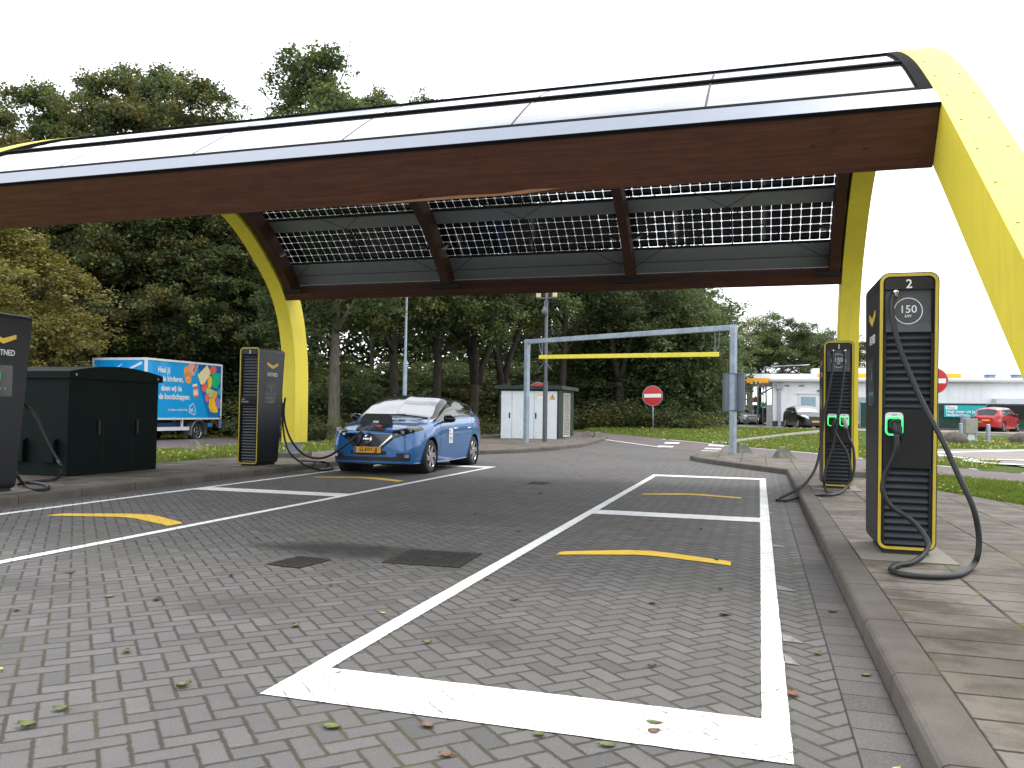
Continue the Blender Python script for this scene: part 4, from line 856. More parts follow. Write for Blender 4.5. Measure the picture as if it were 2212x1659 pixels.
MB().bb((-20*sc_, -.2, -.1), (20*sc_, .2, 50*sc_)).build('foot', M_DOORW, t); MB().bb((-36*sc_, -.3, 50*sc_), (36*sc_, .3, 152*sc_)).build('box', mat('beige_grey', (.3, .28, .24), .6), t, bevel=.02)
MB().prism([(-.0, 150*sc_), (.45, 130*sc_), (.4, 122*sc_), (0, 140*sc_)], 'y', -.2, .2).build('green_flap', mat('green_plastic', (.02, .35, .12), .4), t)
q2 = onG(*Apx(1812, 690)); D_ = float((np.array(q2)-_C)@_F); sc_ = .5796*.5486*D_/PF; t = empty('litter_bin', q2); tag(t, 'tall grey litter bin with a domed blue hood behind the beige pedestal', 'litter bin')
MB().lathe([(27*sc_, -.1), (29*sc_, 85*sc_), (29*sc_, 92*sc_), (0, 92*sc_)], n=16).build('body', M_GALV, t, ang=40); MB().lathe([(31*sc_, 92*sc_), (33*sc_, 105*sc_), (28*sc_, 114*sc_), (0, 117*sc_)], n=16).build('hood', mat('blue_grey_hood', (.2, .28, .36), .4), t, ang=40)
# ------------------------------------------------------------------ cars
LEAF = [
 (0.00, [(0, .20), (0, .20), (0, .27), (0, .50), (0, .70), (0, .775), (0, .80), (0, .81)]),
 (0.07, [(0, .19), (.42, .19), (.50, .26), (.50, .50), (.47, .70), (.42, .785), (.24, .815), (0, .825)]),
 (0.20, [(0, .18), (.62, .18), (.72, .25), (.735, .50), (.70, .72), (.62, .82), (.34, .865), (0, .88)]),
 (0.42, [(0, .18), (.72, .18), (.81, .25), (.845, .52), (.81, .78), (.71, .875), (.38, .93), (0, .945)]),
 (0.93, [(0, .18), (.76, .18), (.85, .24), (.895, .58), (.865, .86), (.76, .945), (.42, 1.0), (0, 1.015)]),
 (1.28, [(0, .18), (.76, .18), (.85, .23), (.89, .60), (.865, .92), (.80, .975), (.72, 1.05), (0, 1.10)]),
 (1.72, [(0, .18), (.76, .18), (.85, .22), (.885, .60), (.865, .945), (.775, 1.09), (.69, 1.295), (0, 1.365)]),
 (2.15, [(0, .18), (.76, .18), (.85, .22), (.885, .60), (.865, .965), (.75, 1.2), (.655, 1.445), (0, 1.515)]),
 (2.65, [(0, .18), (.76, .18), (.85, .22), (.885, .60), (.865, .98), (.74, 1.225), (.61, 1.445), (0, 1.54)]),
 (3.2, [(0, .18), (.76, .18), (.85, .23), (.89, .62), (.868, 1.0), (.735, 1.215), (.60, 1.44), (0, 1.53)]),
 (3.65, [(0, .19), (.76, .19), (.86, .25), (.895, .64), (.865, 1.02), (.72, 1.20), (.585, 1.40), (0, 1.495)]),
 (4.05, [(0, .22), (.74, .22), (.84, .30), (.875, .64), (.84, 1.02), (.69, 1.19), (.56, 1.345), (0, 1.43)]),
 (4.28, [(0, .26), (.70, .26), (.79, .34), (.82, .64), (.78, .96), (.67, 1.06), (.53, 1.14), (0, 1.22)]),
 (4.42, [(0, .30), (.56, .30), (.64, .38), (.67, .64), (.63, .88), (.5, .93), (.35, .95), (0, .97)]),
 (4.49, [(0, .32), (0, .32), (0, .40), (0, .64), (0, .84), (0, .87), (0, .88), (0, .89)])]
def cr1(P, t):
    n = len(P); i = np.clip(np.floor(t).astype(int), 0, n-2); f = (t-i)[:, None]
    E = np.concatenate([[P[0]*0], P, [P[0]*0]]); E[0] = 2*P[0]-P[1]; E[-1] = 2*P[-1]-P[-2]
    p0, p1, p2, p3 = E[i], E[i+1], E[i+2], E[i+3]
    return .5*((2*p1)+(-p0+p2)*f+(2*p0-5*p1+4*p2-p3)*f*f+(-p0+3*p1-3*p2+p3)*f**3)
def body_grid(tab, nu, nv):
    xs = np.array([[s[0]] for s in tab]); Q = np.array([np.array(s[1]).ravel() for s in tab])
    n = len(tab); t = np.linspace(0, n-1, (n-1)*nu+1)
    # symmetric continuation at nose and tail gives round plan corners
    E = np.concatenate([Q[1:2]*np.tile([-1, 1], 8), Q, Q[-2:-1]*np.tile([-1, 1], 8)]); EX = np.concatenate([xs[1:2], xs, xs[-2:-1]])
    def ev(A):
        i = np.clip(np.floor(t).astype(int), 0, n-2); f = (t-i)[:, None]; p0, p1, p2, p3 = A[i], A[i+1], A[i+2], A[i+3]
        return .5*((2*p1)+(-p0+p2)*f+(2*p0-5*p1+4*p2-p3)*f*f+(-p0+3*p1-3*p2+p3)*f**3)
    X = ev(EX)[:, 0]; Y = ev(E).reshape(len(t), 8, 2)
    tv = np.linspace(0, 7, 7*nv+1); out = np.zeros((len(t), len(tv), 3))
    for k in range(len(t)):
        C_ = cr1(Y[k], tv); out[k, :, 0] = X[k]; out[k, :, 1] = np.maximum(C_[:, 0], 0); out[k, :, 2] = C_[:, 1]
    return out, tv
def in_poly(x, z, P):
    c = False; j = len(P)-1
    for i in range(len(P)):
        if (P[i][1] > z) != (P[j][1] > z) and x < (P[j][0]-P[i][0])*(z-P[i][1])/(P[j][1]-P[i][1])+P[i][0]: c = not c
        j = i
    return c
def car_wheel(parent, x, y, r, side, six=True, dark=False):
    t = MB(); w_ = .2; t.lathe([(r*.66, -.5*w_), (r*.9, -.52*w_), (r*.985, -.42*w_), (r, -.2*w_), (r, .2*w_), (r*.985, .42*w_), (r*.9, .52*w_), (r*.66, .5*w_)], (0, 0, 0), 'y', 40)
    o = t.build('wheel', M_TYRE, parent, ang=35); o.location = (x, y, r)
    s = side; rim = MB(); rr = r*.7
    rim.lathe([(rr, s*.09), (rr*.93, s*.102), (rr*.9, s*.085), (rr*.88, s*.03), (0, s*.03)], (0, 0, 0), 'y', 40, 1)
    n = 6 if six else 5
    for k in range(n):
        a = 2*math.pi*(k+.25)/n; b0 = len(rim.v)
        sp = [(-.035, .04), (.035, .04), (.06, rr*.92), (-.06, rr*.92)]
        if six: sp = [(-.03, .04), (.03, .04), (.05, rr*.55), (.075, rr*.92), (-.02, rr*.92), (-.045, rr*.5)]
        rim.prism(sp, 'y', s*.06, s*.1, 0); rim.xf(Matrix.Rotation(a, 4, 'Y'), b0)
    rim.lathe([(.055, s*.06), (.055, s*.104), (0, s*.106)], (0, 0, 0), 'y', 20, 0)
    rim.lathe([(rr, s*.09), (rr*.965, s*.106), (rr*.93, s*.09)], (0, 0, 0), 'y', 40, 0)
    rim.build('rim', [M_BLKG if dark else M_RIM, M_BLK], o, ang=35)
root_grid_of = {}
def build_car(name, label, cat, paint, loc, rz, scale=(1, 1, 1), nu=10, nv=9, roof_black=False, group=None, plate=None, detail=False, tail_lamp=True, head=True, black_arch=False, tab=LEAF, boxy=0.):
    tb = tab
    if boxy: tb = [(x, [(y*(1+.0), z) if i < 5 else (y*(1+boxy*(1.2 < x < 4.2)), z+.03*(1.9 < x < 4.2)) for i, (y, z) in enumerate(p)]) for x, p in tab]
    G_, tv = body_grid(tb, nu, nv); n, m = G_.shape[:2]
    wx = (.93, 3.63); wz = .318; ra = .375
    parts = {}
    def add(key, q):
        parts.setdefault(key, []).append(q)
    head_lo = lambda y: .64+(y-.42)*.42; root_grid = G_
    for i in range(n-1):
        for j in range(m-1):
            a, b_, c, d = G_[i, j], G_[i+1, j], G_[i+1, j+1], G_[i, j+1]; x, y, z = (a+b_+c+d)/4; v = (tv[j]+tv[j+1])/2
            if v > .95 and y > .45 and any((x-q)**2+(z-wz)**2 < ra*ra for q in wx): continue
            key = 'body'
            if 5.0 < v and 1.2 < x < 2.13 and v > 6.06 and z > 1.02: key = 'windscreen' if x > 1.27+.06*(v-6.1) else 'cowl'
            elif 4.22 < v < 5.74 and 1.5 < x < 3.95 and x > 1.52+(v-4.2)*.36 and x < 3.95-(v-4.2)*.18:
                key = 'front_window' if x < 2.52 else ('rear_side_window' if x < 3.42 else 'quarter_window')
                if abs(x-2.52) < .045 or abs(x-3.42) < .03 or (x < 1.78): key = 'rear_pillar' if x > 3. else 'pillar' if x > 1.9 else ('front_window' if abs(x-1.78) > .02 else 'pillar')
            elif v > 5.7 and 1.25 < x < 4.1: key = 'roof'
            elif v > 4.1 and 1.24+.12*(v < 4.8) < x < 4.02 and v <= 5.75: key = 'roof' if (x < 1.58+(v-4.2)*.36 and v > 4.4) or (v > 5.0 and x > 3.7) or v > 5.74 else 'body'
            elif v > 5.9 and 4.1 < x < 4.38 and z > .98: key = 'rear_window'
            if v < 1.6 and z < .25: key = 'underside'
            if x < .5 and v > 1.5:
                if head and y > .44 and x < .62 and head_lo(y) < z < head_lo(y)+.155 and y < .86: key = 'headlight'
                elif detail and z < .755 and z > .44 and y < .215+(z-.44)*1.15:
                    key = 'grille' if y < .13+(z-.44)*1.02 and z > .50 else ('chrome_strip' if y < .155+(z-.44)*1.07 and z > .475 else 'lower_grille')
                elif detail and .36 < z <= .44 and y < .34: key = 'lower_grille'
                elif not detail and .66 < z < .73 and y < .42: key = 'grille'
                elif .255 < z < .335 and y < .74: key = 'lower_grille'
                elif .30 < z < .40 and .52 < y < .74: key = 'lower_grille'
            if detail and .42 <= x < .62 and y > .6 and head_lo(y) < z < head_lo(y)+.155 and y < .86: key = 'headlight'
            if tail_lamp and x > 4.0 and .62 < y and .82 < z < .98: key = 'tail_lamp'
            seam = (abs(x-1.42-.1*(z-.6)) < .008 or abs(x-2.52) < .008 or abs(x-3.45+.35*max(0, .62-z)) < .008) and 1.9 < v < 4.22 and z > .33
            if detail and v > 4.6 and .3 < x < 1.2 and abs(y-(.60+.22*(x-.3))) < .007: seam = True
            if seam and key == 'body': key = 'body2'
            add(key, (i, j))
    root = empty(name, loc, rz); root.scale = scale; tag(root, label, cat, group)
    mats = {'body': [paint, M_SOIL], 'windscreen': M_WSCR, 'cowl': M_BLK, 'side_window': M_GLASS, 'pillar': M_BLKG, 'rear_pillar': M_BLKG, 'roof': M_BLKG if roof_black else paint, 'rear_window': M_GLASS, 'underside': M_BLK,
            'headlight': M_BLKG if detail else M_LAMP, 'grille': M_GRILLE if detail else M_BLK, 'chrome_strip': M_CHROME, 'lower_grille': M_BLK, 'tail_lamp': M_TAILR}
    def surf(keys, nm, mm, sides=(1, -1)):
        ids = {}; V = []; F = []; mi = []
        def vid(i, j, s):
            y = G_[i, j, 1]*s; k = (i, j, s if G_[i, j, 1] > 1e-5 else 0)
            if k not in ids: ids[k] = len(V); V.append((G_[i, j, 0], y, G_[i, j, 2]))
            return ids[k]
        for kk, key in enumerate(keys):
            for (i, j) in parts.get(key, []):
                for s in sides:
                    q = [vid(i, j, s), vid(i+1, j, s), vid(i+1, j+1, s), vid(i, j+1, s)]; q = list(dict.fromkeys(q))
                    if len(q) >= 3: F.append(tuple(q if s > 0 else q[::-1])); mi.append(kk)
        if not F: return None
        me = bpy.data.meshes.new(nm); me.from_pydata(V, [], F); o = link(nm, me, mm, root, True); me.polygons.foreach_set('material_index', mi); return o
    surf(['body', 'body2'], 'body', mats['body'])
    for k in ('windscreen', 'cowl', 'roof', 'rear_window', 'underside', 'grille', 'lower_grille'): surf([k], k, mats[k])
    for k in ('pillar', 'rear_pillar', 'headlight', 'chrome_strip', 'tail_lamp', 'front_window', 'rear_side_window', 'quarter_window'):
        for s in (1, -1): surf([k], k, mats.get(k, M_GLASS), (s,))
    for q in wx:
        for s in (1, -1):
            l = MB(); l.lathe([(ra+.01, s*.42), (ra+.01, s*.868), (ra+.0, s*.875)], (q, 0, wz), 'y', 40); l.lathe([(0, s*.42), (ra+.01, s*.42)], (q, 0, wz), 'y', 40); l.build('wheel_arch', M_BLK, root, smooth=False)
            car_wheel(root, q, s*.775, .318, s, detail)
    for s in (1, -1):
        mm = MB(); b0 = len(mm.v); mm.lathe([(0, -.1), (.075, -.09), (.1, -.03), (.1, .05), (.08, .09), (0, .1)], (0, 0, 0), 'y', 18)
        mm.xf(Matrix.Translation((1.63, s*.99, 1.04)) @ Matrix.Diagonal((.75, 1.15, .8, 1))); mm.bb((1.55, s*.85, .955), (1.62, s*.95, .99)); mm.build('mirror', M_BLKG, root, smooth=True)
        for x in (2.35, 3.28):
            h = MB().tube(crom([(x-.1, s*.879, .83), (x-.08, s*.905, .835), (x+.06, s*.905, .84), (x+.09, s*.877, .842)], 3), .014, 6); h.build('door_handle', M_CHROME if detail else paint, root, smooth=True)
    if plate:
        for (x, dr) in ((-.012, -1), (4.5, 1)):
            fr = frame((x, 0, .46 if dr < 0 else .72), (0, -1, 0) if dr < 0 else (0, 1, 0), (0, 0, 1)); p = flat(rrect(.52, .11, .008), fr, M_PLATE, root, 'number_plate', .006)
            flat([(-.255, -.05), (-.215, -.05), (-.215, .05), (-.255, .05)], fr @ Matrix.Translation((0, 0, .0065)), M_PLATEB, p, 'blue_band', .001)
            if plate != '-': lettering(plate, .1, M_SOIL, fr @ Matrix.Translation((.02, 0, .008)), p, .012, sx=1.02)
    root_grid_of[name] = G_
    return root
M_WSCR = mat('windscreen_glass', (.02, .022, .024), .02, 0, .1); MATS['windscreen_glass'].node_tree.nodes['Principled BSDF'].inputs['IOR'].default_value = 3.6
MATS['dark_glass'].node_tree.nodes['Principled BSDF'].inputs['IOR'].default_value = 1.42
M_GRILLE = mat('blue_black_grille', (.006, .009, .03), .15, 0, .3, 40, coat=.5)
P_BLUE = carpaint('blue_metallic_paint', (.006, .12, .35), .12, .25); P_BLACK = carpaint('black_car_paint', (.004, .0035, .0035), .1, .0); MATS_B = P_BLACK.node_tree.nodes['Principled BSDF'].inputs['Coat Weight']; MATS_B.default_value = .25
P_RED = carpaint('red_car_paint', (.42, .008, .015), .1, .1); P_WHITE = carpaint('white_car_paint', (.68, .72, .75), .05, .1); P_SILV = carpaint('silver_paint', (.35, .36, .37), .2, .6); P_DARK = carpaint('dark_grey_paint', (.03, .032, .036), .2, .4)
car = build_car('electric_car', 'blue hatchback with black roof and open charge flap, plugged in at post 3', 'car', P_BLUE, (-7.19, 14.2, 0.004), R(92), (1.04, 1.07, 1.04), 28, 24, True, None, 'G-071-JJ', True)
# front details of the blue car
def onbody(y, z, out=.004): pass
em = MB(); em.lathe([(.075, -.012), (.075, .0), (.06, .004), (.058, -.006)], (0, 0, 0), 'z', 30); em.box((0, 0, -.004), (.17, .03, .012)); em.xf(frame((.0, 0, .66), (0, -1, 0), (.12, 0, 1)) @ Matrix.Translation((0, 0, .012))); em.build('emblem', M_CHROME, car)
bd = MB().lathe([(0, -.006), (.06, -.006)], (0, 0, 0), 'z', 24); bd.xf(frame((.0, 0, .66), (0, -1, 0), (.12, 0, 1)) @ Matrix.Translation((0, 0, .009))); bd.build('emblem_field', M_GRILLE, car)
po = MB().prism(rrect(.56, .34, .06), 'z', -.02, .016); po.xf(frame((.2, .0, .86), (0, -1, 0), (.93, 0, .30))); po.build('charge_port', M_BLK, car)
sk = MB()
for y in (-.1, .08): sk.lathe([(.06, 0), (.06, .05), (.04, .05), (.04, .02), (0, .02)], (0, y, 0), 'z', 16)
sk.xf(frame((.19, 0, .865), (0, -1, 0), (.93, 0, .30))); sk.build('socket', M_PLAS, car)
rc_ = MB().lathe([(0, .055), (.05, .05), (.05, 0)], (.14, -.02, 0), 'z', 14); rc_.xf(frame((.19, 0, .865), (0, -1, 0), (.93, 0, .30))); rc_.build('socket_cap', mat('red_cap', (.45, .05, .03), .4), car)
fl = MB().prism([(-.31, -.05), (.31, -.05), (.34, .02), (.29, .21), (.23, .26), (-.23, .26), (-.29, .21), (-.34, .02)], 'z', -.012, .012); fl.xf(frame((.35, 0, .87), (0, -1, 0), (.2, 0, .96))); o = fl.build('charge_flap', M_BLK, car, bevel=.006)
flat([(-.06, .08), (.05, .08), (.05, .12), (-.06, .12)], frame((.345, 0, .87), (0, -1, 0), (.2, 0, .96)) @ Matrix.Translation((0, 0, .013)), M_LET, car, 'sticker')
for s in (1, -1):
    Gc = root_grid_of['electric_car']; fl_ = Gc[Gc[:, :, 0] < .75]
    for (y, sz) in ((.50, .034), (.60, .042), (.70, .046)):
        z = .64+(y-.42)*.42+.067; k_ = np.argmin((fl_[:, 1]-y)**2+(fl_[:, 2]-z)**2); px_ = fl_[k_]
        l = MB().prism(rrect(sz*2.1, sz*1.5, sz*.4), 'z', -.01, .012); l.xf(frame((px_[0]-.006, s*px_[1], px_[2]), (.55*s, -1, 0) if s > 0 else (-.55, -1, 0), (.1, 0, 1))); l.build('lamp_lens', mat('dim_lens', (.22, .24, .27), .15, .3), car)
    l = MB().prism([(-.1, -.03), (.1, -.02), (.1, .035), (-.08, .03)], 'z', 0, .02); l.xf(frame((.15, s*.66, .345), (.55*s, -1, 0), (0, 0, 1)) if s > 0 else frame((.15, s*.66, .345), (-.55, -1, 0), (0, 0, 1))); l.build('fog_lamp', M_LAMP, car)
st = frame((2.02, -.889, .68), (1, 0, 0), (0, .0, 1)); p_ = flat([(-.12, -.14), (.12, -.14), (.12, .16), (-.12, .16)], st, M_LET, car, 'door_sticker', .004)
stm = mat('grey_print', (.3, .3, .3), .5); lettering('100%', .075, mat('orange_print', (.55, .33, .22), .5), st @ Matrix.Translation((-.02, .1, .005)), p_) if False else None
b = MB()
for i, (u, v_, w_) in enumerate(((-.05, .11, .1), (-.01, .05, .18), (0, -.03, .16), (0, -.06, .18), (-.03, -.1, .1))): b.box((u, v_, .0045), (w_, .02, .001))
b.xf(st); b.build('printed_lines', stm, p_)
lettering('e', .06, M_CHROME, frame((1.75, -.889, .40), (1, 0, 0), (0, 0, 1)), car) if False else None
wp = MB(); wp.tube(crom([(1.2, .62, 1.075), (1.16, .2, 1.105), (1.17, -.25, 1.11)], 5), .012, 6); wp.tube(crom([(1.2, -.1, 1.105), (1.19, -.4, 1.085), (1.24, -.68, 1.05)], 5), .012, 6); wp.build('wiper', M_BLK, car)
# other cars
def carspot(px, wheel_local, rz, sc):
    q = onG(*px); c_, s_ = math.cos(rz), math.sin(rz); lx, ly = wheel_local[0]*sc[0], wheel_local[1]*sc[1]
    x, y = q[0]-(lx*c_-ly*s_), q[1]-(lx*s_+ly*c_); return (x, y, float(T(x, y))+.022)
sc = (.94, .98, .96); build_car('parked_car', 'black hatchback with amber number plate standing in front of the white station building', 'car', P_BLACK, carspot(Apx(683, 668), (.93, .78), R(106), sc), R(106), sc, 6, 6, plate='-', boxy=.05)
sc = (.80, .9, .98); build_car('parked_car', 'small red hatchback seen from behind in front of the dark green fence', 'car', P_RED, carspot(Apx(2067, 694), (3.63, .78), R(236), sc), R(236), sc, 6, 6, plate='-', boxy=.08)
sc = (1.02, 1., .95); q = atD(*Apx(268, 600), 68.); a_ = R(126); build_car('parked_car', 'white car with amber plate at the fuel pumps, its rear hidden by the barrier post', 'car', P_WHITE, (float(q[0])-(.93*sc[0]*math.cos(a_)-.78*math.sin(a_)), float(q[1])-(.93*sc[0]*math.sin(a_)+.78*math.cos(a_)), .46), a_, sc, 6, 6, plate='-')
q = atD(*Apx(385, 590), 74.); build_car('parked_car', 'silver van-like car behind the dark bin at the fuel pumps', 'car', P_SILV, (q[0], q[1], .46), R(96), (1., 1.0, 1.15), 5, 5, plate='-', boxy=.1)
q = atD(*Apx(458, 590), 72.); build_car('parked_car', 'dark car beside the corner of the white station building', 'car', P_DARK, (q[0], q[1], .46), R(92), (1., 1., 1.), 5, 5, plate=None)

# ------------------------------------------------------------------ delivery truck
t = empty('delivery_truck', (0, 0, 0)); tag(t, 'blue grocery delivery truck with a large printed side panel, behind the green cabinet', 'truck')
TX, TY0, TY1, TZ0, TZ1 = -19.95, 22.85, 26.95, .80, 2.9; TXL = TX-2.25
P_TB = mat('print_blue', (.0, .31, .66), .35, 0, .04, 2, coat=.3); M_ALU = mat('white_aluminium', (.72, .73, .74), .4, .1, .05)
MB().bb((TXL, TY0, TZ0), (TX, TY1, TZ1)).build('cargo_box', P_TB, t)
b = MB(); e_ = .05
for (xa, xb, ya, yb, za, zc) in ((TX, TX+.014, TY0, TY1, TZ1-.06, TZ1+.01), (TX, TX+.014, TY0, TY1, TZ0-.01, TZ0+.05), (TX, TX+.016, TY0-.01, TY0+.06, TZ0, TZ1), (TX, TX+.016, TY1-.06, TY1+.01, TZ0, TZ1), (TXL, TX, TY0-.012, TY0, TZ1-.07, TZ1+.01), (TXL, TXL+.06, TY0-.014, TY0, TZ0, TZ1), (TX-.06, TX, TY0-.014, TY0, TZ0, TZ1), (TXL, TX, TY0, TY1, TZ1, TZ1+.012)): b.bb((xa, ya, za), (xb, yb, zc))
b.build('corner_profile', M_ALU, t)
AD = frame((TX+.002, TY0, TZ0), (0, 1, 0), (0, 0, 1)); AW, AH = TY1-TY0, TZ1-TZ0
def ad(x, y):
    t_ = (x-578)/1387.; s = t_*27.7/(31.5+(27.7-31.5)*t_); yt = 50+80*t_; yb = 1034-42*t_
    return (s*AW, (yb-y)/(yb-yt)*AH)
def adpoly(pts, m_, name, lift=.002, th=.002):
    b = MB().prism([ad(*p) for p in pts], 'z', lift, lift+th); b.xf(AD); return b.build(name, m_, t)
def ell(cx, cy, rx, ry, rot=0, n=20):
    c_, s_ = math.cos(R(rot)), math.sin(R(rot)); return [(cx+rx*math.cos(a)*c_-ry*math.sin(a)*s_, cy+rx*math.cos(a)*s_+ry*math.sin(a)*c_) for a in [2*math.pi*k/n for k in range(n)]]
def pm(n, c): return mat('print_'+n, c, .4, 0, .12, 9)
adpoly([(1545, 420), (1600, 480), (1790, 905), (1955, 870), (1960, 985), (1735, 985)], pm('mid_blue', (.0, .16, .45)), 'printed_crate')
adpoly([(1530, 130), (1935, 160), (1950, 860), (1790, 905), (1560, 420)], pm('shade_blue', (.0, .10, .36)), 'printed_crate', .0015)
for k, (pts, m_) in enumerate([
    (ell(1340, 260, 70, 95, -35), pm('bread', (.75, .32, .12))), (ell(1345, 320, 65, 70, -20), pm('crust', (.62, .24, .08))), (ell(1350, 385, 58, 58), pm('bread', (.75, .32, .12))),
    ([(1350, 125), (1525, 140), (1445, 330), (1340, 200)], pm('bag', (.75, .35, .25))),
    ([(1690, 140), (1755, 270), (1640, 450), (1575, 450), (1520, 300)], pm('cheese', (.8, .66, .35))), (ell(1800, 215, 62, 62), pm('tomato', (.75, .12, .08))), (ell(1650, 500, 52, 70), pm('tomato', (.75, .12, .08))),
    ([(1775, 280), (1920, 265), (1930, 400), (1875, 520), (1790, 490), (1765, 400)], pm('green_bag', (.0, .42, .17))), (ell(1740, 415, 40, 105), pm('mango', (.85, .48, .03))),
    ([(1685, 490), (1845, 550), (1800, 650), (1740, 655), (1675, 590)], pm('salad', (.38, .55, .2))), (ell(1835, 620, 40, 75, 25), pm('orange', (.8, .35, .04))), (ell(1700, 660, 38, 70), pm('radish', (.75, .15, .15))),
    ([(1890, 640), (1940, 700), (1950, 800), (1890, 840), (1850, 690)], pm('violet_box', (.3, .2, .45))), ([(1890, 530), (1940, 480), (1945, 620), (1890, 600)], pm('cyan_pack', (.0, .4, .5)))]):
    adpoly(pts, m_, 'printed_food', .0035+.0004*k)
bm_ = pm('banana', (.88, .52, .03))
for dx_ in (0, 45, 90): adpoly([(1740+dx_*.6, 680), (1775+dx_*.6, 660), (1790+dx_*.8, 770), (1850+dx_*.55, 860), (1830+dx_*.55, 898), (1770+dx_*.6, 880), (1730+dx_*.5, 800)], bm_ if dx_ != 45 else pm('banana2', (.78, .4, .02)), 'printed_food', .011+.0005*dx_/45)
adpoly([(1435, 490), (1520, 475), (1545, 650), (1465, 670)], pm('jar', (.6, .16, .05)), 'printed_jar', .0035); adpoly([(1430, 455), (1510, 440), (1518, 475), (1434, 490)], M_LET, 'printed_jar', .004); adpoly([(1442, 545), (1525, 530), (1535, 620), (1455, 635)], pm('label', (.8, .62, .5)), 'printed_jar', .006)
def adtext(st, x, y, h, bold, align_l=True, m_=M_LET, rot=0, sx=.86):
    vs, fs = text_mesh(st, 1., bold, .0); vs = np.array(vs); hh = .72
    u, v = ad(x, y); size = h/hh
    P_ = [( (p[0]-(vs[:, 0].min() if align_l else 0))*size*sx, p[1]*size, 0) for p in vs]
    b = MB().add(P_, fs); b.xf(AD @ Matrix.Translation((u, v, .0042 if rot == 0 else .012)) @ Matrix.Rotation(R(rot), 4, 'Z')); return b.build('lettering', m_, t)
def adtext_r(st, x, y, h, bold, sx=.8):
    vs, fs = text_mesh(st, 1., bold, .0); vs = np.array(vs); u, v = ad(x, y); size = h/.72
    b = MB().add([((p[0]-vs[:, 0].max())*size*sx, p[1]*size, 0) for p in vs], fs); b.xf(AD @ Matrix.Translation((u, v, .0042))); return b.build('lettering', M_LET, t)
adtext_r('Haal jij', 1015, 240, .20, .03); adtext_r('de kinderen,', 1262, 385, .20, .03); adtext_r('doen wij de', 1235, 530, .20, .03); adtext_r('de boodschappen.', 1392, 660, .20, .03)
adtext_r('het lekkere van Albert Heijn', 1352, 862, .085, .008, .75)
adtext('BRUIN', 1440, 245, .1, .01, True, M_SOIL, 62)
lo = [ad(*p) for p in ((1450, 748), (1500, 855), (1488, 945), (1375, 905), (1385, 805))]; cx_ = sum(p[0] for p in lo)/5; cy_ = sum(p[1] for p in lo)/5
ring2(lo, [(cx_+(p[0]-cx_)*.86, cy_+(p[1]-cy_)*.86) for p in lo], .002, .005, AD).build('emblem', M_LET, t); adtext('ah', 1402, 862, .14, .03, True, M_LET, 0, .9)
FRB = frame((TXL, TY0-.002, TZ0), (1, 0, 0), (0, 0, 1))
for q in ([(1.2, 1.6), (2.05, 1.98), (2.1, 1.9), (1.35, 1.6)], [(.6, 1.55), (1.25, 1.9), (1.25, 1.87), (.7, 1.55)]): flat(q, FRB, M_LET, t, 'white_stripe', .003)
MB().bb((TXL+.3, TY0-.6, .42), (TX-.3, TY1+.1, .62)).build('chassis', M_BLK, t); MB().bb((TX-.4, TY0+.5, .44), (TX-.25, TY0+2.2, .68)).build('side_box', mat('dark_blue_box', (.01, .05, .13), .5), t)
MB().bb((TX-.12, TY0+.2, .40), (TX-.05, TY0+2.35, .53)).build('side_guard', M_ALU, t); MB().bb((TX-.12, TY0+1.95, .53), (TX-.06, TY0+2.03, .8)).build('guard_post', M_ALU, t)
wy = 25.72
for y in (wy, 21.35):
    for x, s in ((TX-.2, 1), (TXL+.2, -1)):
        w_ = MB(); r_ = .345; w_.lathe([(.2, -.11), (.3, -.115), (r_-.01, -.09), (r_, -.05), (r_, .05), (r_-.01, .09), (.3, .115), (.2, .11)], (0, 0, 0), 'x', 32); o = w_.build('wheel', M_TYRE, t, ang=35); o.location = (x, y, r_-.03)
        rm = MB(); rm.lathe([(.215, s*.1), (.2, s*.105), (.19, s*.04), (0, s*.04)], (0, 0, 0), 'x', 32, 1); rm.lathe([(.22, s*.1), (.205, s*.116), (.195, s*.1)], (0, 0, 0), 'x', 32)
        for k in range(5):
            b0 = len(rm.v); rm.prism([(-.03, .03), (.03, .03), (.045, .2), (-.045, .2)], 'x', s*.06, s*.11); rm.xf(Matrix.Rotation(2*math.pi*k/5+.3, 4, 'X'), b0)
        rm.lathe([(.06, s*.05), (.06, s*.114), (0, s*.116)], (0, 0, 0), 'x', 16); rm.build('rim', [M_RIM, M_BLK], o, ang=30)
for x, s in ((TX-.34, 1), (TXL+.04, -1)):
    MB().lathe([(.46, 0), (.46, .3), (.42, .32), (.42, 0)], (x, wy, .32), 'x', 24, a0=-.25, a1=math.pi+.25).build('mudguard', M_PLAS, t, ang=40); MB().bb((x+.02, wy+.42, .18), (x+.3, wy+.46, .6)).build('mudflap', M_BLK, t)
MB().bb((TX-.3, wy+.62, .5), (TX-.1, wy+.85, .66)).build('blue_bracket', mat('light_blue_part', (.05, .3, .6), .5), t); MB().bb((TXL+.2, TY1-.06, .45), (TX-.15, TY1+.12, .6)).build('bumper', M_BLK, t)
MB().bb((TX-.2, TY1-.05, .46), (TX-.06, TY1+.15, .78)).build('tail_lamp', M_TAILR, t); MB().bb((TX-.05, TY1-.06, .45), (TX-.02, TY1+.06, .8)).build('reflector', mat('light_blue_part', (.05, .3, .6), .5), t)
cab = [(22.7, .4), (22.7, 2.15), (22.2, 2.3), (21.6, 2.22), (20.95, 1.55), (20.3, 1.3), (20.2, .9), (20.18, .4)]
MB().prism(cab, 'x', TXL+.15, TX-.15).build('cab', mat('cab_blue_paint', (.0, .2, .5), .3, 0, .04, coat=.5), t, bevel=.06, ang=40)
MB().prism([(21.57, 2.12), (21.0, 1.55), (20.98, 1.57), (21.55, 2.14)], 'x', TXL+.3, TX-.3).build('windscreen', M_GLASS, t)
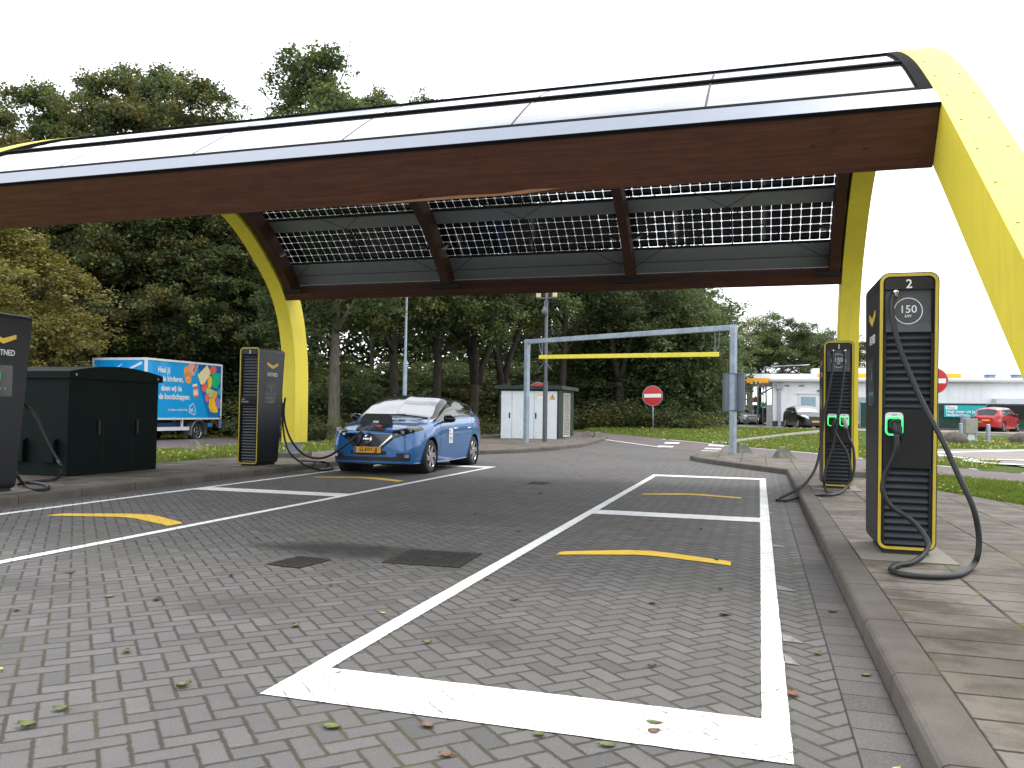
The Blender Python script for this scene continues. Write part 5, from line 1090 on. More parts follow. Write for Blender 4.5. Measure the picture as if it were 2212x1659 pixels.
MB().prism([(22.3, 1.5), (22.3, 2.05), (21.75, 2.05), (21.2, 1.5)], 'x', TX-.16, TX-.14).build('side_window', M_GLASS, t)

# ------------------------------------------------------------------ fuel station
t = empty('station_shop', (0, 0, 0)); tag(t, 'long low white station building with a pale rounded roof edge at the right', 'building')
SY = 62.8; SZ = .44
MB().bb((.95, SY, SZ), (34, SY+8, 3.75)).build('wall', M_WALLW, t)
MB().bb((.93, SY-.03, SZ), (11, SY+.0, SZ+.42)).build('plinth', mat('dark_plinth', (.05, .055, .07), .7), t)
MB().bb((.66, SY-.55, 3.72), (35, SY+8.4, 4.0)).build('roof_edge', mat('pale_fascia', (.62, .62, .62), .45, 0, .06), t, bevel=.1, seg=3)
MB().bb((3.9, SY+3.2, 3.95), (14.6, SY+6, 4.9)).build('roof_box', M_WALLW, t); MB().bb((4.2, SY+3.17, 4.0), (14., SY+3.2, 4.5)).build('amber_panel', M_SHELL, t)
for x in (15.9, 17.6): MB().lathe([(.45, 0), (.35, .35), (.5, .38), (.5, .45), (0, .45)], (x, SY+3.4, 4.0), n=14).build('roof_vent', M_GALV, t, ang=40)
b = MB()
for x in (2.9, 6.25): 
    w1 = MB().bb((x-.15, SY-.05, SZ+.35 if x > 5 else 1.35), (x+1.15, SY-.0, 2.85)).build('window_frame', M_LET, t); MB().bb((x, SY-.07, SZ+.5 if x > 5 else 1.5), (x+1.0, SY-.052, 2.65)).build('pane', mat('pale_pane', (.25, .38, .43), .12), w1)
MB().bb((2.55, SY-.12, 2.86), (4.35, SY-.002, 2.92)).build('sill', M_LET, t)
MB().bb((1.3, SY-.16, SZ), (1.52, SY-.02, 3.5)).build('downpipe', mat('mauve_grey', (.38, .38, .43), .5), t); MB().bb((1.2, SY-.25, 3.2), (1.65, SY-.02, 3.6)).build('hopper', mat('mauve_grey', (.38, .38, .43), .5), t)
for x, m_ in ((1.75, M_POLE), (2.75, M_SHRED)): MB().bb((x, SY-.05, 3.4), (x+.35, SY-.002, 3.5)).build('vent', mat('vent_grey', (.2, .18, .18), .5), t)
MB().bb((4.0, SY-.2, 3.05), (4.35, SY-.02, 3.15)).build('wall_lamp', M_PLAS, t)
b = MB()
for x in np.arange(2., 34, 1.05): b.bb((x-.006, SY-.004, SZ+.4), (x+.006, SY-.0, 3.72))
b.build('panel_joint', mat('joint_grey', (.6, .62, .64), .5), t)
MB().bb((15.2, SY-1.2, SZ), (34, SY-.01, 2.62)).build('low_annex', mat('pale_lilac_wall', (.62, .62, .66), .5, 0, .05), t)
MB().bb((.5, SY-.45, SZ), (.88, SY+.2, 2.05)).build('meter_box', mat('olive_grey', (.3, .32, .3), .5), t)
t = empty('fuel_canopy', (0, 0, 0)); tag(t, 'flat white fuel pump canopy with a yellow and red edge left of the white building', 'canopy'); FY = 71.
MB().bb((-6, FY, 4.36), (9, FY+14, 4.72)).build('roof_slab', M_WALLW, t)
MB().prism([(-6, 3.98), (1.35, 3.98), (1.05, 4.36), (-6, 4.36)], 'y', FY-.05, FY+.1).build('amber_edge', M_SHELL, t); MB().bb((-6, FY-.06, 3.86), (1.42, FY+.1, 3.98)).build('red_edge', M_SHRED, t)
MB().bb((-6, FY+.1, 4.1), (9, FY+14, 4.36)).build('soffit', M_GREYS, t)
for y in (FY+2.5, FY+9): MB().bb((-1.05, y-.2, SZ), (-.6, y+.2, 4.1)).build('column', mat('cream_column', (.5, .5, .43), .5), t)
for x, s_ in ((-1.55, '13'), (-.55, '14')):
    p_ = MB().bb((x, FY+2.2, 2.35), (x+.46, FY+2.25, 2.8)).build('number_board', mat('orange_board', (.75, .3, .01), .4), t); lettering(s_, .34, M_SOIL, frame((x+.23, FY+2.19, 2.58), (1, 0, 0), (0, 0, 1)), p_, .01)
t = empty('fuel_pump', (0, 0, 0)); tag(t, 'white and yellow fuel pump behind the white car', 'fuel pump'); q = atD(*Apx(340, 575), 71.)
MB().bb((q[0]-.75, q[1]-.3, SZ), (q[0]+.45, q[1]+.3, 2.15)).build('cabinet', M_WALLW, t, bevel=.03)
for x in (-.62, .05): MB().bb((q[0]+x, q[1]-.33, SZ), (q[0]+x+.38, q[1]-.302, 1.15)).build('yellow_panel', M_SHELL, t)
b = MB()
for i in range(3): b.bb((q[0]-.05+.17*i, q[1]-.325, 1.78), (q[0]+.07+.17*i, q[1]-.302, 2.02))
b.bb((q[0]-.68, q[1]-.325, 1.75), (q[0]-.35, q[1]-.302, 1.95)); b.bb((q[0]-.68, q[1]-.325, 1.2), (q[0]-.35, q[1]-.302, 1.35)); b.build('display', M_PLAS, t)
def lamp(D, px, ytop, ybot, arm, label, curved):
    q = atD(*Apx(px, ytop), D); h = float(q[2])-SZ; t = empty('lamp_post', (q[0], q[1], SZ)); tag(t, label, 'lamp post')
    path = [(0, 0, 0), (0, 0, h*.9), (arm*.15, 0, h*.97), (arm*.4, 0, h), (arm, 0, h+.1)] if curved else [(0, 0, 0), (0, 0, h)]
    MB().tube(crom(path, 4), .06, 8).build('pole', M_GALV, t, smooth=True)
    MB().box((arm if curved else -.15, 0, h+(.12 if curved else .03)), (.75, .25, .1), Matrix.Rotation(R(-6), 3, 'Y')).build('lamp_head', mat('pale_lamp', (.6, .62, .62), .4), t, bevel=.04)
lamp(86., 443, 245, 0, 4.2, 'tall pale lamp post with a long curved arm above the fuel canopy', True)
lamp(64., 403, 364, 0, 0, 'short grey lamp post in front of the fuel pumps', False)
q = onG(*Apx(408, 614)); t = empty('waste_container', q); tag(t, 'dark grey waste container at the foot of the short lamp post', 'bin'); D_ = float((np.array(q)-_C)@_F); k = D_/PF*.5796*.5486
MB().prism([(-15*k, -.05), (15*k, -.05), (17*k, 50*k), (-17*k, 50*k)], 'y', -.4, .4).build('body', M_PLAS, t, bevel=.04); MB().bb((-18*k, -.45, 50*k), (18*k, .45, 56*k)).build('lid', M_POLE, t, bevel=.03)
q = atD(*Apx(439, 507), 66.); t = empty('assembly_sign', (q[0], q[1], 0)); tag(t, 'small green and white square sign on a thin pole near the building corner', 'sign')
MB().tube([(0, .06, SZ), (0, .06, 3.9)], .05, 8).build('pole', M_GALV, t); p_ = MB().box((0, 0, float(q[2])), (.38, .04, .38)).build('plate', mat('green_sign', (.0, .35, .2), .4), t)
b = MB()
for i in (-1, 1):
    for j in (-1, 1): b.box((i*.09, -.023, float(q[2])+j*.09), (.09, .004, .045), Matrix.Rotation(R(45*i*j), 3, 'Y'))
b.build('symbol', M_LET, p_)
t = empty('cloth_fence', (0, 0, 0)); tag(t, 'fence covered in dark green cloth between galvanised posts behind the red car', 'fence'); FYY = 60.4
FCL = MB(); FCL.grid([[(x, FYY+.03*math.sin(x*2.3), z) for x in np.arange(6.6, 32, .3)] for z in (SZ+.05, 1.2, 2.22)]); FCL.build('cloth', M_FENCE, t, smooth=True)
for x in (6.6, 9., 11.4, 14.3, 17.2, 20.1, 23, 26): MB().tube([(x, FYY-.08, SZ), (x, FYY-.08, 2.28)], .035, 8).build('post', M_GALV, t)
MB().tube([(6.6, FYY-.05, 2.25), (32, FYY-.05, 2.25)], .025, 6).build('rail', M_GALV, t); MB().bb((6.6, FYY-.2, SZ-.1), (32, FYY+.2, SZ+.14)).build('base_kerb', M_CONC, t)
ba = atY(*Apx(1668, 508), FYY-.15); bb_ = atY(*Apx(1955, 604), FYY-.15); w_ = float(bb_[0]-ba[0]); h_ = float(ba[2]-bb_[2])-.12; bz = float(bb_[2])+.1
t = empty('banner', (float(ba[0]), FYY-.16, bz)); tag(t, 'turquoise banner reading Haal meer uit je laadpauze on the dark green fence', 'banner')
MB().bb((0, -.015, 0), (w_, .015, h_)).build('sheet', M_TEAL, t); FB = frame((0, -.0155, 0), (1, 0, 0), (0, 0, 1))
flat(rrect(w_*.28, h_*.32, .03, 4, w_*.18, h_*.82), FB, M_LET, t, 'white_label'); lettering('Shell', .12, M_PLAS, FB @ Matrix.Translation((w_*.11, h_*.9, .003)), t); lettering('Recharge', .13, M_PLAS, FB @ Matrix.Translation((w_*.17, h_*.78, .003)), t, .01)
def left_text(st, x, y, size, bold):
    vs, fs = text_mesh(st, size, bold, .001); mn = min(v[0] for v in vs); b = MB().add([(v[0]-mn, v[1], v[2]) for v in vs], fs); b.xf(FB @ Matrix.Translation((x, y, .002))); b.build('lettering', M_LET, t)
left_text('Haal meer uit je', w_*.06, h_*.47, h_*.34, .02); left_text('laadpauze', w_*.06, h_*.2, h_*.34, .02)
cb_ = atY(*Apx(2027, 543), FYY-.15); t = empty('banner', (float(cb_[0])+1., FYY-.16, bz)); tag(t, 'black banner printed with a white coffee cup behind the red car', 'banner')
MB().bb((-2.0, -.012, 0), (2.4, .012, h_)).build('sheet', M_SOIL, t); FB = frame((-1., -.0125, float(cb_[2])-bz), (1, 0, 0), (0, 0, 1))
flat(ell(0, 0, .68, .2), FB, M_LET, t, 'cup_print'); flat(ell(0, -.0, .58, .15), FB @ Matrix.Translation((0, 0, .003)), mat('coffee_print', (.35, .14, .05), .5), t, 'coffee_print'); flat(ell(.05, 0, .32, .08), FB @ Matrix.Translation((0, 0, .006)), mat('foam_print', (.7, .55, .35), .5), t, 'foam_print')
flat([(-.66, -.05), (.66, -.05), (.5, -.6), (-.5, -.6)], FB @ Matrix.Translation((0, 0, -.001)), mat('cup_teal', (.3, .55, .55), .5), t, 'cup_print')
# ------------------------------------------------------------------ vegetation
G1 = [(.12, (.032, .05, .024)), (.4, (.058, .085, .036)), (.6, (.1, .13, .046)), (.8, (.2, .2, .06)), (.95, (.3, .26, .06))]
L_DARK = leafmat('leaf_dark', [(.15, (.045, .064, .036)), (.5, (.08, .11, .052)), (.75, (.125, .16, .065)), (.95, (.2, .22, .08))], .42)
L_MIX = leafmat('leaf_mixed', [(.1, (.045, .063, .032)), (.45, (.082, .108, .046)), (.66, (.125, .14, .055)), (.78, (.19, .15, .045)), (.92, (.27, .18, .045))])
L_YEL = leafmat('leaf_yellowing', [(.1, (.07, .08, .03)), (.4, (.13, .13, .04)), (.65, (.22, .19, .06)), (.95, (.36, .28, .09))])
L_MID = leafmat('leaf_green', G1)
L_PALE = leafmat('leaf_pale', [(.1, (.08, .10, .03)), (.5, (.15, .17, .06)), (.9, (.24, .23, .09))], .45)
B_GREY = bark('grey_bark', (.07, .062, .05), (.15, .135, .11)); B_DARK = bark('dark_bark', (.025, .021, .017), (.06, .05, .04))
def leaf_quads(C, n_per, spread, size, rng, droop=.2, flat_=.7):
    """rhombic leaves scattered round cluster centres"""
    k = len(C); P = np.repeat(C, n_per, 0)+rng.normal(0, 1, (k*n_per, 3))*np.array(spread); N = len(P)
    u = rng.normal(0, 1, (N, 3)); u[:, 2] = u[:, 2]*.55-droop; u /= np.linalg.norm(u, axis=1)[:, None]
    nn = rng.normal(0, 1, (N, 3)); nn[:, 2] = np.abs(nn[:, 2])+flat_; nn -= u*(nn*u).sum(1)[:, None]; nn /= np.linalg.norm(nn, axis=1)[:, None]
    s = np.cross(u, nn); L = size*rng.uniform(.6, 1.35, (N, 1)); W_ = L*rng.uniform(.28, .45, (N, 1))
    V = np.stack([P, P+u*L*.5+s*W_-nn*L*.06, P+u*L, P+u*L*.5-s*W_-nn*L*.06], 1).reshape(-1, 3)
    return V
def quads_mesh(name, V):
    n = len(V)//4; me = bpy.data.meshes.new(name); me.vertices.add(len(V)); me.vertices.foreach_set('co', V.ravel()); me.loops.add(4*n); me.loops.foreach_set('vertex_index', np.arange(4*n, dtype=np.int32))
    me.polygons.add(n); me.polygons.foreach_set('loop_start', np.arange(0, 4*n, 4, dtype=np.int32)); me.polygons.foreach_set('loop_total', np.full(n, 4, dtype=np.int32)); me.update(); return me
def make_tree(seed, h, cb, rx, n_clu, n_per, leaf, lm, bk, tr=.22, shape=1., limb=9, spread=.55, lean=0., fork=0):
    """h height, cb crown base, rx crown half width"""
    rng = np.random.default_rng(seed); root = empty('tree')
    tk = MB(); ph = rng.uniform(0, 6.28)
    def tp(f): return (lean*f*h*.3+.25*math.sin(f*4+ph)*f, .2*math.cos(f*3.3+ph)*f, f*h)
    if not fork:
        pts = [(0, 0, -.3)]+[tp(f) for f in np.linspace(.01, .93, 14)]; tk.tube(pts, [tr*1.45, tr*1.25]+list(tr*(1-np.linspace(.08, .93, 13)*.92)), 10)
    else:
        f0 = fork/h; pts = [(0, 0, -.3)]+[tp(f) for f in np.linspace(.01, f0, 5)]; tk.tube(pts, [tr*1.4, tr*1.2]+[tr]*4, 10); b0 = Vector(tp(f0))
        for k in range(3):
            a = 2.1*k+ph; d = Vector((math.cos(a)*.35, math.sin(a)*.3, 1)); tk.tube([b0-Vector((0, 0, .2))]+[b0+d*(h-fork)*q+Vector((math.sin(q*5+k)*.2, 0, 0)) for q in (.12, .3, .5, .75, .95)], list(tr*np.array([.8, .62, .5, .4, .28, .1])), 8)
    C = []
    for k in range(limb):
        f = cb/h*.9+(.9-cb/h*.9)*(k+.3*rng.random())/limb; a = 2.4*k+ph; p = Vector(tp(min(f, .9))); L = rx*(.55+.45*math.sin(math.pi*min(1, (f*h-cb*.9)/(h-cb*.9)*.85+.12)))
        q = [p]; d = Vector((math.cos(a), math.sin(a), .35+.5*rng.random()))
        for j in range(5): d = d+Vector((rng.normal(0, .16), rng.normal(0, .16), rng.normal(.04, .1))); q.append(q[-1]+d.normalized()*L/5)
        r0 = tr*(1-f)*.6+.02; tk.tube(q, [r0*(1-.16*j) for j in range(6)], 6)
        for j in range(3):
            e = q[2+j]; d2 = Vector((rng.normal(), rng.normal(), .5)).normalized(); tk.tube([e, e+d2*L*.2, e+d2*L*.34+Vector((0, 0, -.1))], [r0*.35, r0*.22, .008], 5)
    tk.build('trunk', bk, root, smooth=True)
    # crown: clumps over an uneven volume
    lob = [(np.array([math.cos(2.4*i+ph), math.sin(2.4*i+ph), 0])*rx*(.30+.28*rng.random())+np.array([0, 0, cb+(h-cb)*(.15+.75*(i+.5)/9)]), rx*(.36+.25*rng.random())*(1-.35*abs((i+.5)/9-.4))) for i in range(9)]
    if not fork: lob[7] = (np.array(tp(.93))+np.array([0, 0, -rx*.12]), rx*.34); lob[8] = (np.array(tp(.8)), rx*.5)
    per = 9; spray = []                     # sprays: flattened tufts carried on the outside of each lobe
    for i in range(n_clu//per):
        c, r = lob[i % 9]; d = rng.normal(0, 1, 3); d /= np.linalg.norm(d); d[2] = d[2]*.9+.12; p = c+d*r*(.55+.5*rng.random()**.6)*np.array([1, 1, shape]); a_ = .55+.45*rng.random()
        for q in range(per):
            e = rng.normal(0, 1, 3)*np.array([.6, .6, .3])*a_; e[2] -= .2*(e[0]**2+e[1]**2); C.append(p+e)
    C = np.array(C); C[:, 2] = np.maximum(C[:, 2], cb*.8)
    C[:, 2] = np.minimum(C[:, 2], h+.2)
    V = leaf_quads(C, n_per, (spread, spread, spread*.6), leaf, rng); me = quads_mesh('crown', V); link('crown', me, lm, root); return root
def make_bush(seed, h, rx, n, leaf, lm, ry=None):
    rng = np.random.default_rng(seed); root = empty('shrub'); d = rng.normal(0, 1, (n//110, 3)); d /= np.linalg.norm(d, axis=1)[:, None]
    r = .35+.65*(rng.random((len(d), 1))**.45); lump = 1+.22*np.sin(d[:, :1]*5+seed)+.18*np.cos(d[:, 1:2]*6+seed*2)
    C = d*r*lump*np.array([rx, ry or rx, h*.55])+np.array([0, 0, h*.5]); C[:, 2] = np.abs(C[:, 2])
    e = rng.normal(0, 1, (len(C), 11, 3))*np.array([.42, .42, .17]); e[..., 2] -= .25*(e[..., 0]**2+e[..., 1]**2); C = (C[:, None]+e).reshape(-1, 3); V = leaf_quads(C, 10, (.14, .14, .09), leaf, rng)
    V[:, 2] = np.maximum(V[:, 2], -.05); me = quads_mesh('foliage', V); link('foliage', me, lm, root)
    st = MB()
    for k in range(7):
        a = k*.9; st.tube([(0, 0, -.2), (math.cos(a)*rx*.25, math.sin(a)*rx*.25, h*.35), (math.cos(a)*rx*.5, math.sin(a)*rx*.5, h*.75)], [.05, .035, .012], 5)
    st.build('stem', B_DARK, root); return root
PROTO = {}
def proto(key, fn):
    if key not in PROTO: PROTO[key] = [fn(), False]
    p = PROTO[key]
    if not p[1]: p[1] = True; return p[0]
    return copy_tree(p[0])
TALL = {'mix': lambda: make_tree(1, 18, 3.2, 4.6, 1250, 52, .17, L_MIX, B_DARK, .24, 1.1, 10, .2), 'dark': lambda: make_tree(2, 18, 3., 4.6, 1350, 52, .17, L_DARK, B_DARK, .24, 1.0, 10, .2), 'mid': lambda: make_tree(3, 17, 2.6, 4.4, 1200, 50, .17, L_MID, B_GREY, .22, 1.1, 10, .2),
        'yel': lambda: make_tree(4, 11, 1.3, 3.6, 850, 40, .14, L_YEL, B_DARK, .16, 1., 9, .18), 'pale': lambda: make_tree(5, 15, 5., 3.2, 150, 22, .2, L_PALE, B_GREY, .13, 1.2, 14, .4),
        'trunk': lambda: make_tree(6, 13, 4.6, 4.2, 560, 44, .17, L_DARK, B_GREY, .3, 1., 11, .22, .05), 'trunk2': lambda: make_tree(7, 13, 4.2, 4.4, 540, 44, .17, L_MID, B_DARK, .25, 1., 13, .22, -.1), 'fork': lambda: make_tree(8, 13, 4.5, 4.4, 540, 42, .17, L_DARK, B_DARK, .26, 1., 10, .22, .1, 2.6)}
def tree_at(px, top, D, kind, label, name='tree', group=None, rz=0., base=None, wide=1.):
    P = atD(px, 880, D); z0 = float(T(P[0], P[1])) if base is None else base; zt = float(atD(px, top, D)[2]); t = proto(kind, TALL[kind]); H0 = {'mix': 18, 'dark': 18, 'mid': 17, 'yel': 11, 'pale': 15, 'trunk': 13, 'trunk2': 13, 'fork': 13}[kind]
    s = (zt-z0)/H0; t.name = name; t.location = (P[0], P[1], z0); t.rotation_euler = (0, 0, rz); t.scale = (s*wide, s*wide, s); tag(t, label, 'tree', group); return t
for (px, top, D, k, rz, lab) in [
    (215, 140, 35, 'mix', .4, 'tall broadleaf tree with orange tinged leaves behind the left end of the roof'), (400, 150, 36, 'mix', 2.1, 'tall yellowing tree just left of the gap of sky above the roof'),
    (60, 175, 40, 'mid', 1., 'tall green tree at the upper left edge behind the yellow maple'), (320, 128, 42, 'dark', 3., 'tall dark tree rising between the two yellowing trees'), (-60, 190, 34, 'mix', 4.4, 'tall tree cut by the upper left picture edge'),
    (490, 250, 46, 'mid', 5.2, 'lower green tree in the gap left of the big dark crown'), (675, 92, 46, 'dark', 1.7, 'big dark green crown standing alone above the middle of the roof'),
    (800, 190, 56, 'mid', .3, 'dark tree sloping down right of the big crown above the roof'), (905, 200, 62, 'mid', 2.6, 'last treetop showing above the roof edge near its middle')]: tree_at(px, top, D, k, lab, 'broadleaf_tree', None, rz, None, .98 if 650 < px < 700 else .62 if px > 450 else .9)
tree_at(40, 500, 27.5, 'yel', 'yellow leaved maple behind the left charging post', 'maple_tree', None, .5, None, 1.3); tree_at(-60, 430, 26.5, 'yel', 'yellow maple at the left picture edge', 'maple_tree', None, 2.5, None, 1.25); 
tree_at(200, 380, 38, 'mix', 'low branching green and yellow tree behind the delivery truck', 'broadleaf_tree', None, 1.1, None, 1.5); tree_at(360, 380, 37, 'mid', 'leafy green tree between the delivery truck and the yellow column', 'broadleaf_tree', None, 3.3, None, 1.4); tree_at(480, 400, 37, 'dark', 'dark leafy tree behind post 3 and the yellow column', 'broadleaf_tree', None, .2, None, 1.4)
for (px, top, D, k, rz, lab) in [(722, 330, 30., 'trunk', 0., 'tree with the thickest pale grey trunk, right of the yellow column'), (855, 340, 33, 'trunk2', 1., 'tree with a dark mossy trunk left of the thin lamp post'), (940, 360, 35, 'trunk2', 2.6, 'tree with a slim dark trunk behind the roof of the blue car'), (1020, 380, 36, 'fork', .6, 'tree with spreading dark limbs behind the rear of the blue car'), (1085, 390, 39, 'fork', 2.2, 'forked dark tree left of the camera mast'), (1210, 410, 44, 'trunk2', 4., 'dark trunk behind the yellow clearance bar, left half'), (1340, 420, 46, 'fork', 4.3, 'tree with several steep trunks against the bright sky above the barrier')]:
    tree_at(px, top, D, k, lab, 'woodland_tree', None, rz)
for (px, top, D, k, rz, lab) in [(1430, 560, 66, 'mid', 1.1, 'green tree right of the steep trunks above the barrier'), (1610, 640, 98, 'pale', .2, 'pale thin leaved tree with sky shining through, above the right barrier post'), (1655, 655, 102, 'pale', 2.4, 'pale airy treetop right of the barrier post'), (1570, 640, 96, 'pale', 4., 'pale airy tree left of the right barrier post'),
    (1690, 680, 92, 'trunk', 3., 'round green tree above the fuel canopy'), (1745, 700, 95, 'trunk2', 5., 'dark green tree left of charging post 1'), (1640, 705, 90, 'trunk2', 1.9, 'dark tree over the amber canopy edge'), (1795, 712, 97, 'trunk', .8, 'green tree behind charging post 1'), (1855, 742, 99, 'yel', 2., 'yellowing treetop between posts 1 and 2')]:
    tree_at(px, top, D, k, lab, 'broadleaf_tree', None, rz, .3, 1.35 if k != 'pale' else 1.)
BUSH = {'b1': lambda: make_bush(11, 3., 2., 6600, .15, L_DARK), 'b2': lambda: make_bush(12, 3., 2., 6600, .15, L_MID), 'b3': lambda: make_bush(13, 1.2, 1.2, 3000, .1, L_MIX), 'b4': lambda: make_bush(14, 3., 2., 6600, .15, L_MIX), 'g1': lambda: make_bush(15, 7.5, 2.6, 26000, .16, L_DARK), 'g2': lambda: make_bush(16, 7.5, 2.6, 26000, .16, L_MID), 'g4': lambda: make_bush(17, 6., 2.4, 20000, .15, L_MIX)}
def bush_at(px, py, D, k, s, label, group, rz=0.):
    P = atD(px, py, D) if py else atD(px, 885, D); z = float(T(P[0], P[1])); t = proto(k, BUSH[k]); t.location = (P[0], P[1], z-.05); t.rotation_euler = (0, 0, rz); t.scale = s; tag(t, label, 'shrub', group); return t
r = random.Random(5)
GW = 'undergrowth of the dark wood'; LW = 'dark undergrowth bush under the trees of the wood, merging with those around it'
for i in range(40):
    px = -120+i*36+r.uniform(-12, 12); D = r.uniform(36, 45) if px < 700 else r.uniform(41, 50) if px < 1200 else r.uniform(48, 55)
    bush_at(px, None, D, ('g1', 'g2', 'g1', 'g4')[i % 4], (.95+r.random()*.35, 1., (.45+r.random()*.4)*(1.35 if i % 3 == 0 else 1)*(.62 if 640 < px < 1320 else 1)), LW, GW, r.uniform(0, 6))
for i in range(16):
    px = 30+i*50+r.uniform(-15, 15); bush_at(px, None, r.uniform(35.5, 39) if px < 600 else r.uniform(34, 38), ('b1', 'b2')[i % 2], (1.1, 1.0, .5+.35*r.random()), LW, GW, r.uniform(0, 6))
DB = 'dense dark bushes behind the round sign'
for (px, D, s, k, lab) in [(1285, 49, (1.2, 1.1, .85), 'g1', 'dense dark bush right of the transformer house'), (1345, 48, (1.1, 1.1, 1.), 'g1', 'tall dark bush left of the round sign'), (1400, 48.5, (1.1, 1.1, 1.12), 'g2', 'tall dark bush straight behind the round sign'), (1455, 47.5, (1.1, 1.1, 1.15), 'g1', 'tallest dark bush right of the round sign'), (1490, 48.5, (.95, 1.1, 1.1), 'g1', 'dark bush left of the right barrier post'), (1512, 50.5, (.62, .9, .85), 'g4', 'autumn tinted bush touching the grey sign panel'), (1310, 53, (1.4, 1.1, 1.25), 'g2', 'high bush behind the transformer house'), (1480, 55, (1.5, 1.1, 1.35), 'g1', 'high dark bush at the back above the yellow bar'), (1400, 55, (1.5, 1.1, 1.25), 'g1', 'dark bush at the back below the steep trunks'), (1498, 58, (1., 1.1, 1.25), 'g2', 'green bush at the back beside the barrier post')]:
    bush_at(px, None, D, k, s, lab, DB, px*.7)
for (px, py, D, s, lab) in [(1270, 0, 44.5, (1.6, 1.2, .9), 'low yellowish weeds at the path edge right of the transformer house'), (1330, 0, 44.5, (1.9, 1.2, 1.1), 'low weeds left of the round sign post'), (1450, 0, 44, (1.7, 1.2, .95), 'low weeds right of the round sign post'), (1385, 0, 45, (1.6, 1.2, 1.3), 'weeds behind the round sign post'), (1480, 0, 44.5, (1.5, 1.2, .8), 'low weeds in front of the dark bush by the barrier post'), (1240, 0, 46, (1.2, 1.2, .8), 'weeds touching the transformer house corner')]:
    bush_at(px, None, D, 'b3', s, lab, 'weeds on the grass bank', px*.3)
for i, (px, D) in enumerate([(20, 26.5), (560, 31), (700, 29.2), (820, 31), (900, 33.5), (1000, 35)]): bush_at(px, None, D+1.5, 'b3', (1.3, 1., .75), ('weeds under the yellow maple', 'weeds behind the foot of the yellow column', 'weeds round the thick grey trunk', 'weeds left of the lamp post foot', 'weeds right of the lamp post foot', 'weeds by the felled log')[i], 'weeds at the wood edge', i*1.3)
# far wood that reads as one mass
rng = np.random.default_rng(77); n = 6500; a = rng.uniform(-60, 1560, n); D = rng.uniform(56, 72, n); lim = np.interp(a, [-60, 560, 700, 950, 1300, 1340, 1420, 1480, 1560], [560, 520, 520, 560, 640, 700, 700, 690, 760])
yy = lim+(900-lim)*rng.random(n)**.8
C = np.array([atD(p, y, d) for p, y, d in zip(a, yy, D)]); C[:, 2] = np.maximum(C[:, 2], .2); V = leaf_quads(C, 16, (.9, .9, .5), .40, rng); o = link('distant_wood', quads_mesh('distant_wood', V), L_DARK); tag(o, 'dark mass of leaves deep in the wood', 'wood', None, 'stuff')
# ------------------------------------------------------------------ grass and litter
M_GR = leafmat('grass_blade', [(.1, (.075, .12, .02)), (.5, (.14, .215, .032)), (.9, (.23, .27, .055))], .3); M_LIT = leafmat('litter_leaf', [(.05, (.28, .18, .05)), (.4, (.38, .28, .09)), (.7, (.3, .27, .07)), (.95, (.45, .36, .16))], .15)
def scatter(polys, dens, rng, keep_path=True):
    out = []
    for P, d in zip(polys, dens):
        P = np.array(P); lo, hi = P.min(0), P.max(0); n = int((hi-lo).prod()*d); X = rng.uniform(lo[0], hi[0], n); Y = rng.uniform(lo[1], hi[1], n); m = inpoly(P, X, Y)
        if keep_path: m &= ~inpoly(PPOLY, X, Y)
        out.append(np.c_[X[m], Y[m]])
    return np.vstack(out)
gpx = lambda l: [onT(*p)[:2] for p in l]
POLY_NEAR = [(3.34, 12.3), (2.68, 14.25), (2.25, 16.5), (3.0, 19.0), (5.0, 17.), (6.5, 14.), (7, 9), (4.6, 9)]
POLY_R = gpx([Apx(240, 785), Apx(820, 828), Apx(1110, 862), Apx(1600, 918), Apx(1990, 945), Apx(2060, 900), Apx(1620, 868), Apx(1600, 838), Apx(1110, 790), Apx(1110, 700), Apx(880, 694), Apx(500, 732), Apx(240, 770)])
POLY_BANK = gpx([Bpx(800, 1090), Bpx(1150, 1130), Bpx(1500, 1172), Bpx(2000, 1216), Apx(230, 750), Apx(500, 713), Apx(880, 676), Apx(560, 668), Apx(230, 662), Bpx(1650, 1040), Bpx(1000, 1030)])
POLY_FARR = gpx([Apx(1600, 805), Apx(2230, 808), Apx(2230, 752), Apx(1600, 712)])
POLY_L = [(-11.7, 11), (-11.45, 16), (-11.2, 20), (-11.4, 23), (-12., 27), (-14.7, 27), (-15.9, 20), (-16.1, 11)]
POLY_L2 = [(-12.6, 30), (-13.4, 36), (-12.4, 44), (-14.4, 30), (-13.5, 26)]; POLY_LW = [(-21.3, 22), (-21., 36), (-18.5, 50), (-22, 52), (-27, 40), (-26, 22)]
rng = np.random.default_rng(5)
def blades(name, pts, hh, ww, rng, label, m):
    n = len(pts); z = T(pts[:, 0], pts[:, 1])-.005; B = np.c_[pts, z]; a = rng.uniform(0, 6.28, n); h = hh*rng.uniform(.5, 1.3, n); w_ = ww*rng.uniform(.6, 1.3, n); lx = rng.normal(0, .45, (n, 2))*h[:, None]
    s = np.c_[np.cos(a)*w_, np.sin(a)*w_, np.zeros(n)]; tip = B+np.c_[lx, h]; mid = B+np.c_[lx*.35, h*.55]
    V = np.stack([B-s, B+s, mid+s*.7, tip], 1).reshape(-1, 3); o = link(name, quads_mesh(name, V), m); tag(o, label, 'grass', None, 'stuff')
blades('grass', scatter([POLY_NEAR], [1500], rng), .075, .006, rng, 'short green lawn between the right pavement and the cycle path', M_GR)
blades('grass', scatter([POLY_R, POLY_BANK], [200, 130], rng), .10, .014, rng, 'short grass on the bank beyond the cycle path', M_GR)
blades('grass', scatter([POLY_FARR], [70], rng), .1, .02, rng, 'patchy grass round the boulders and bollards', M_GR)
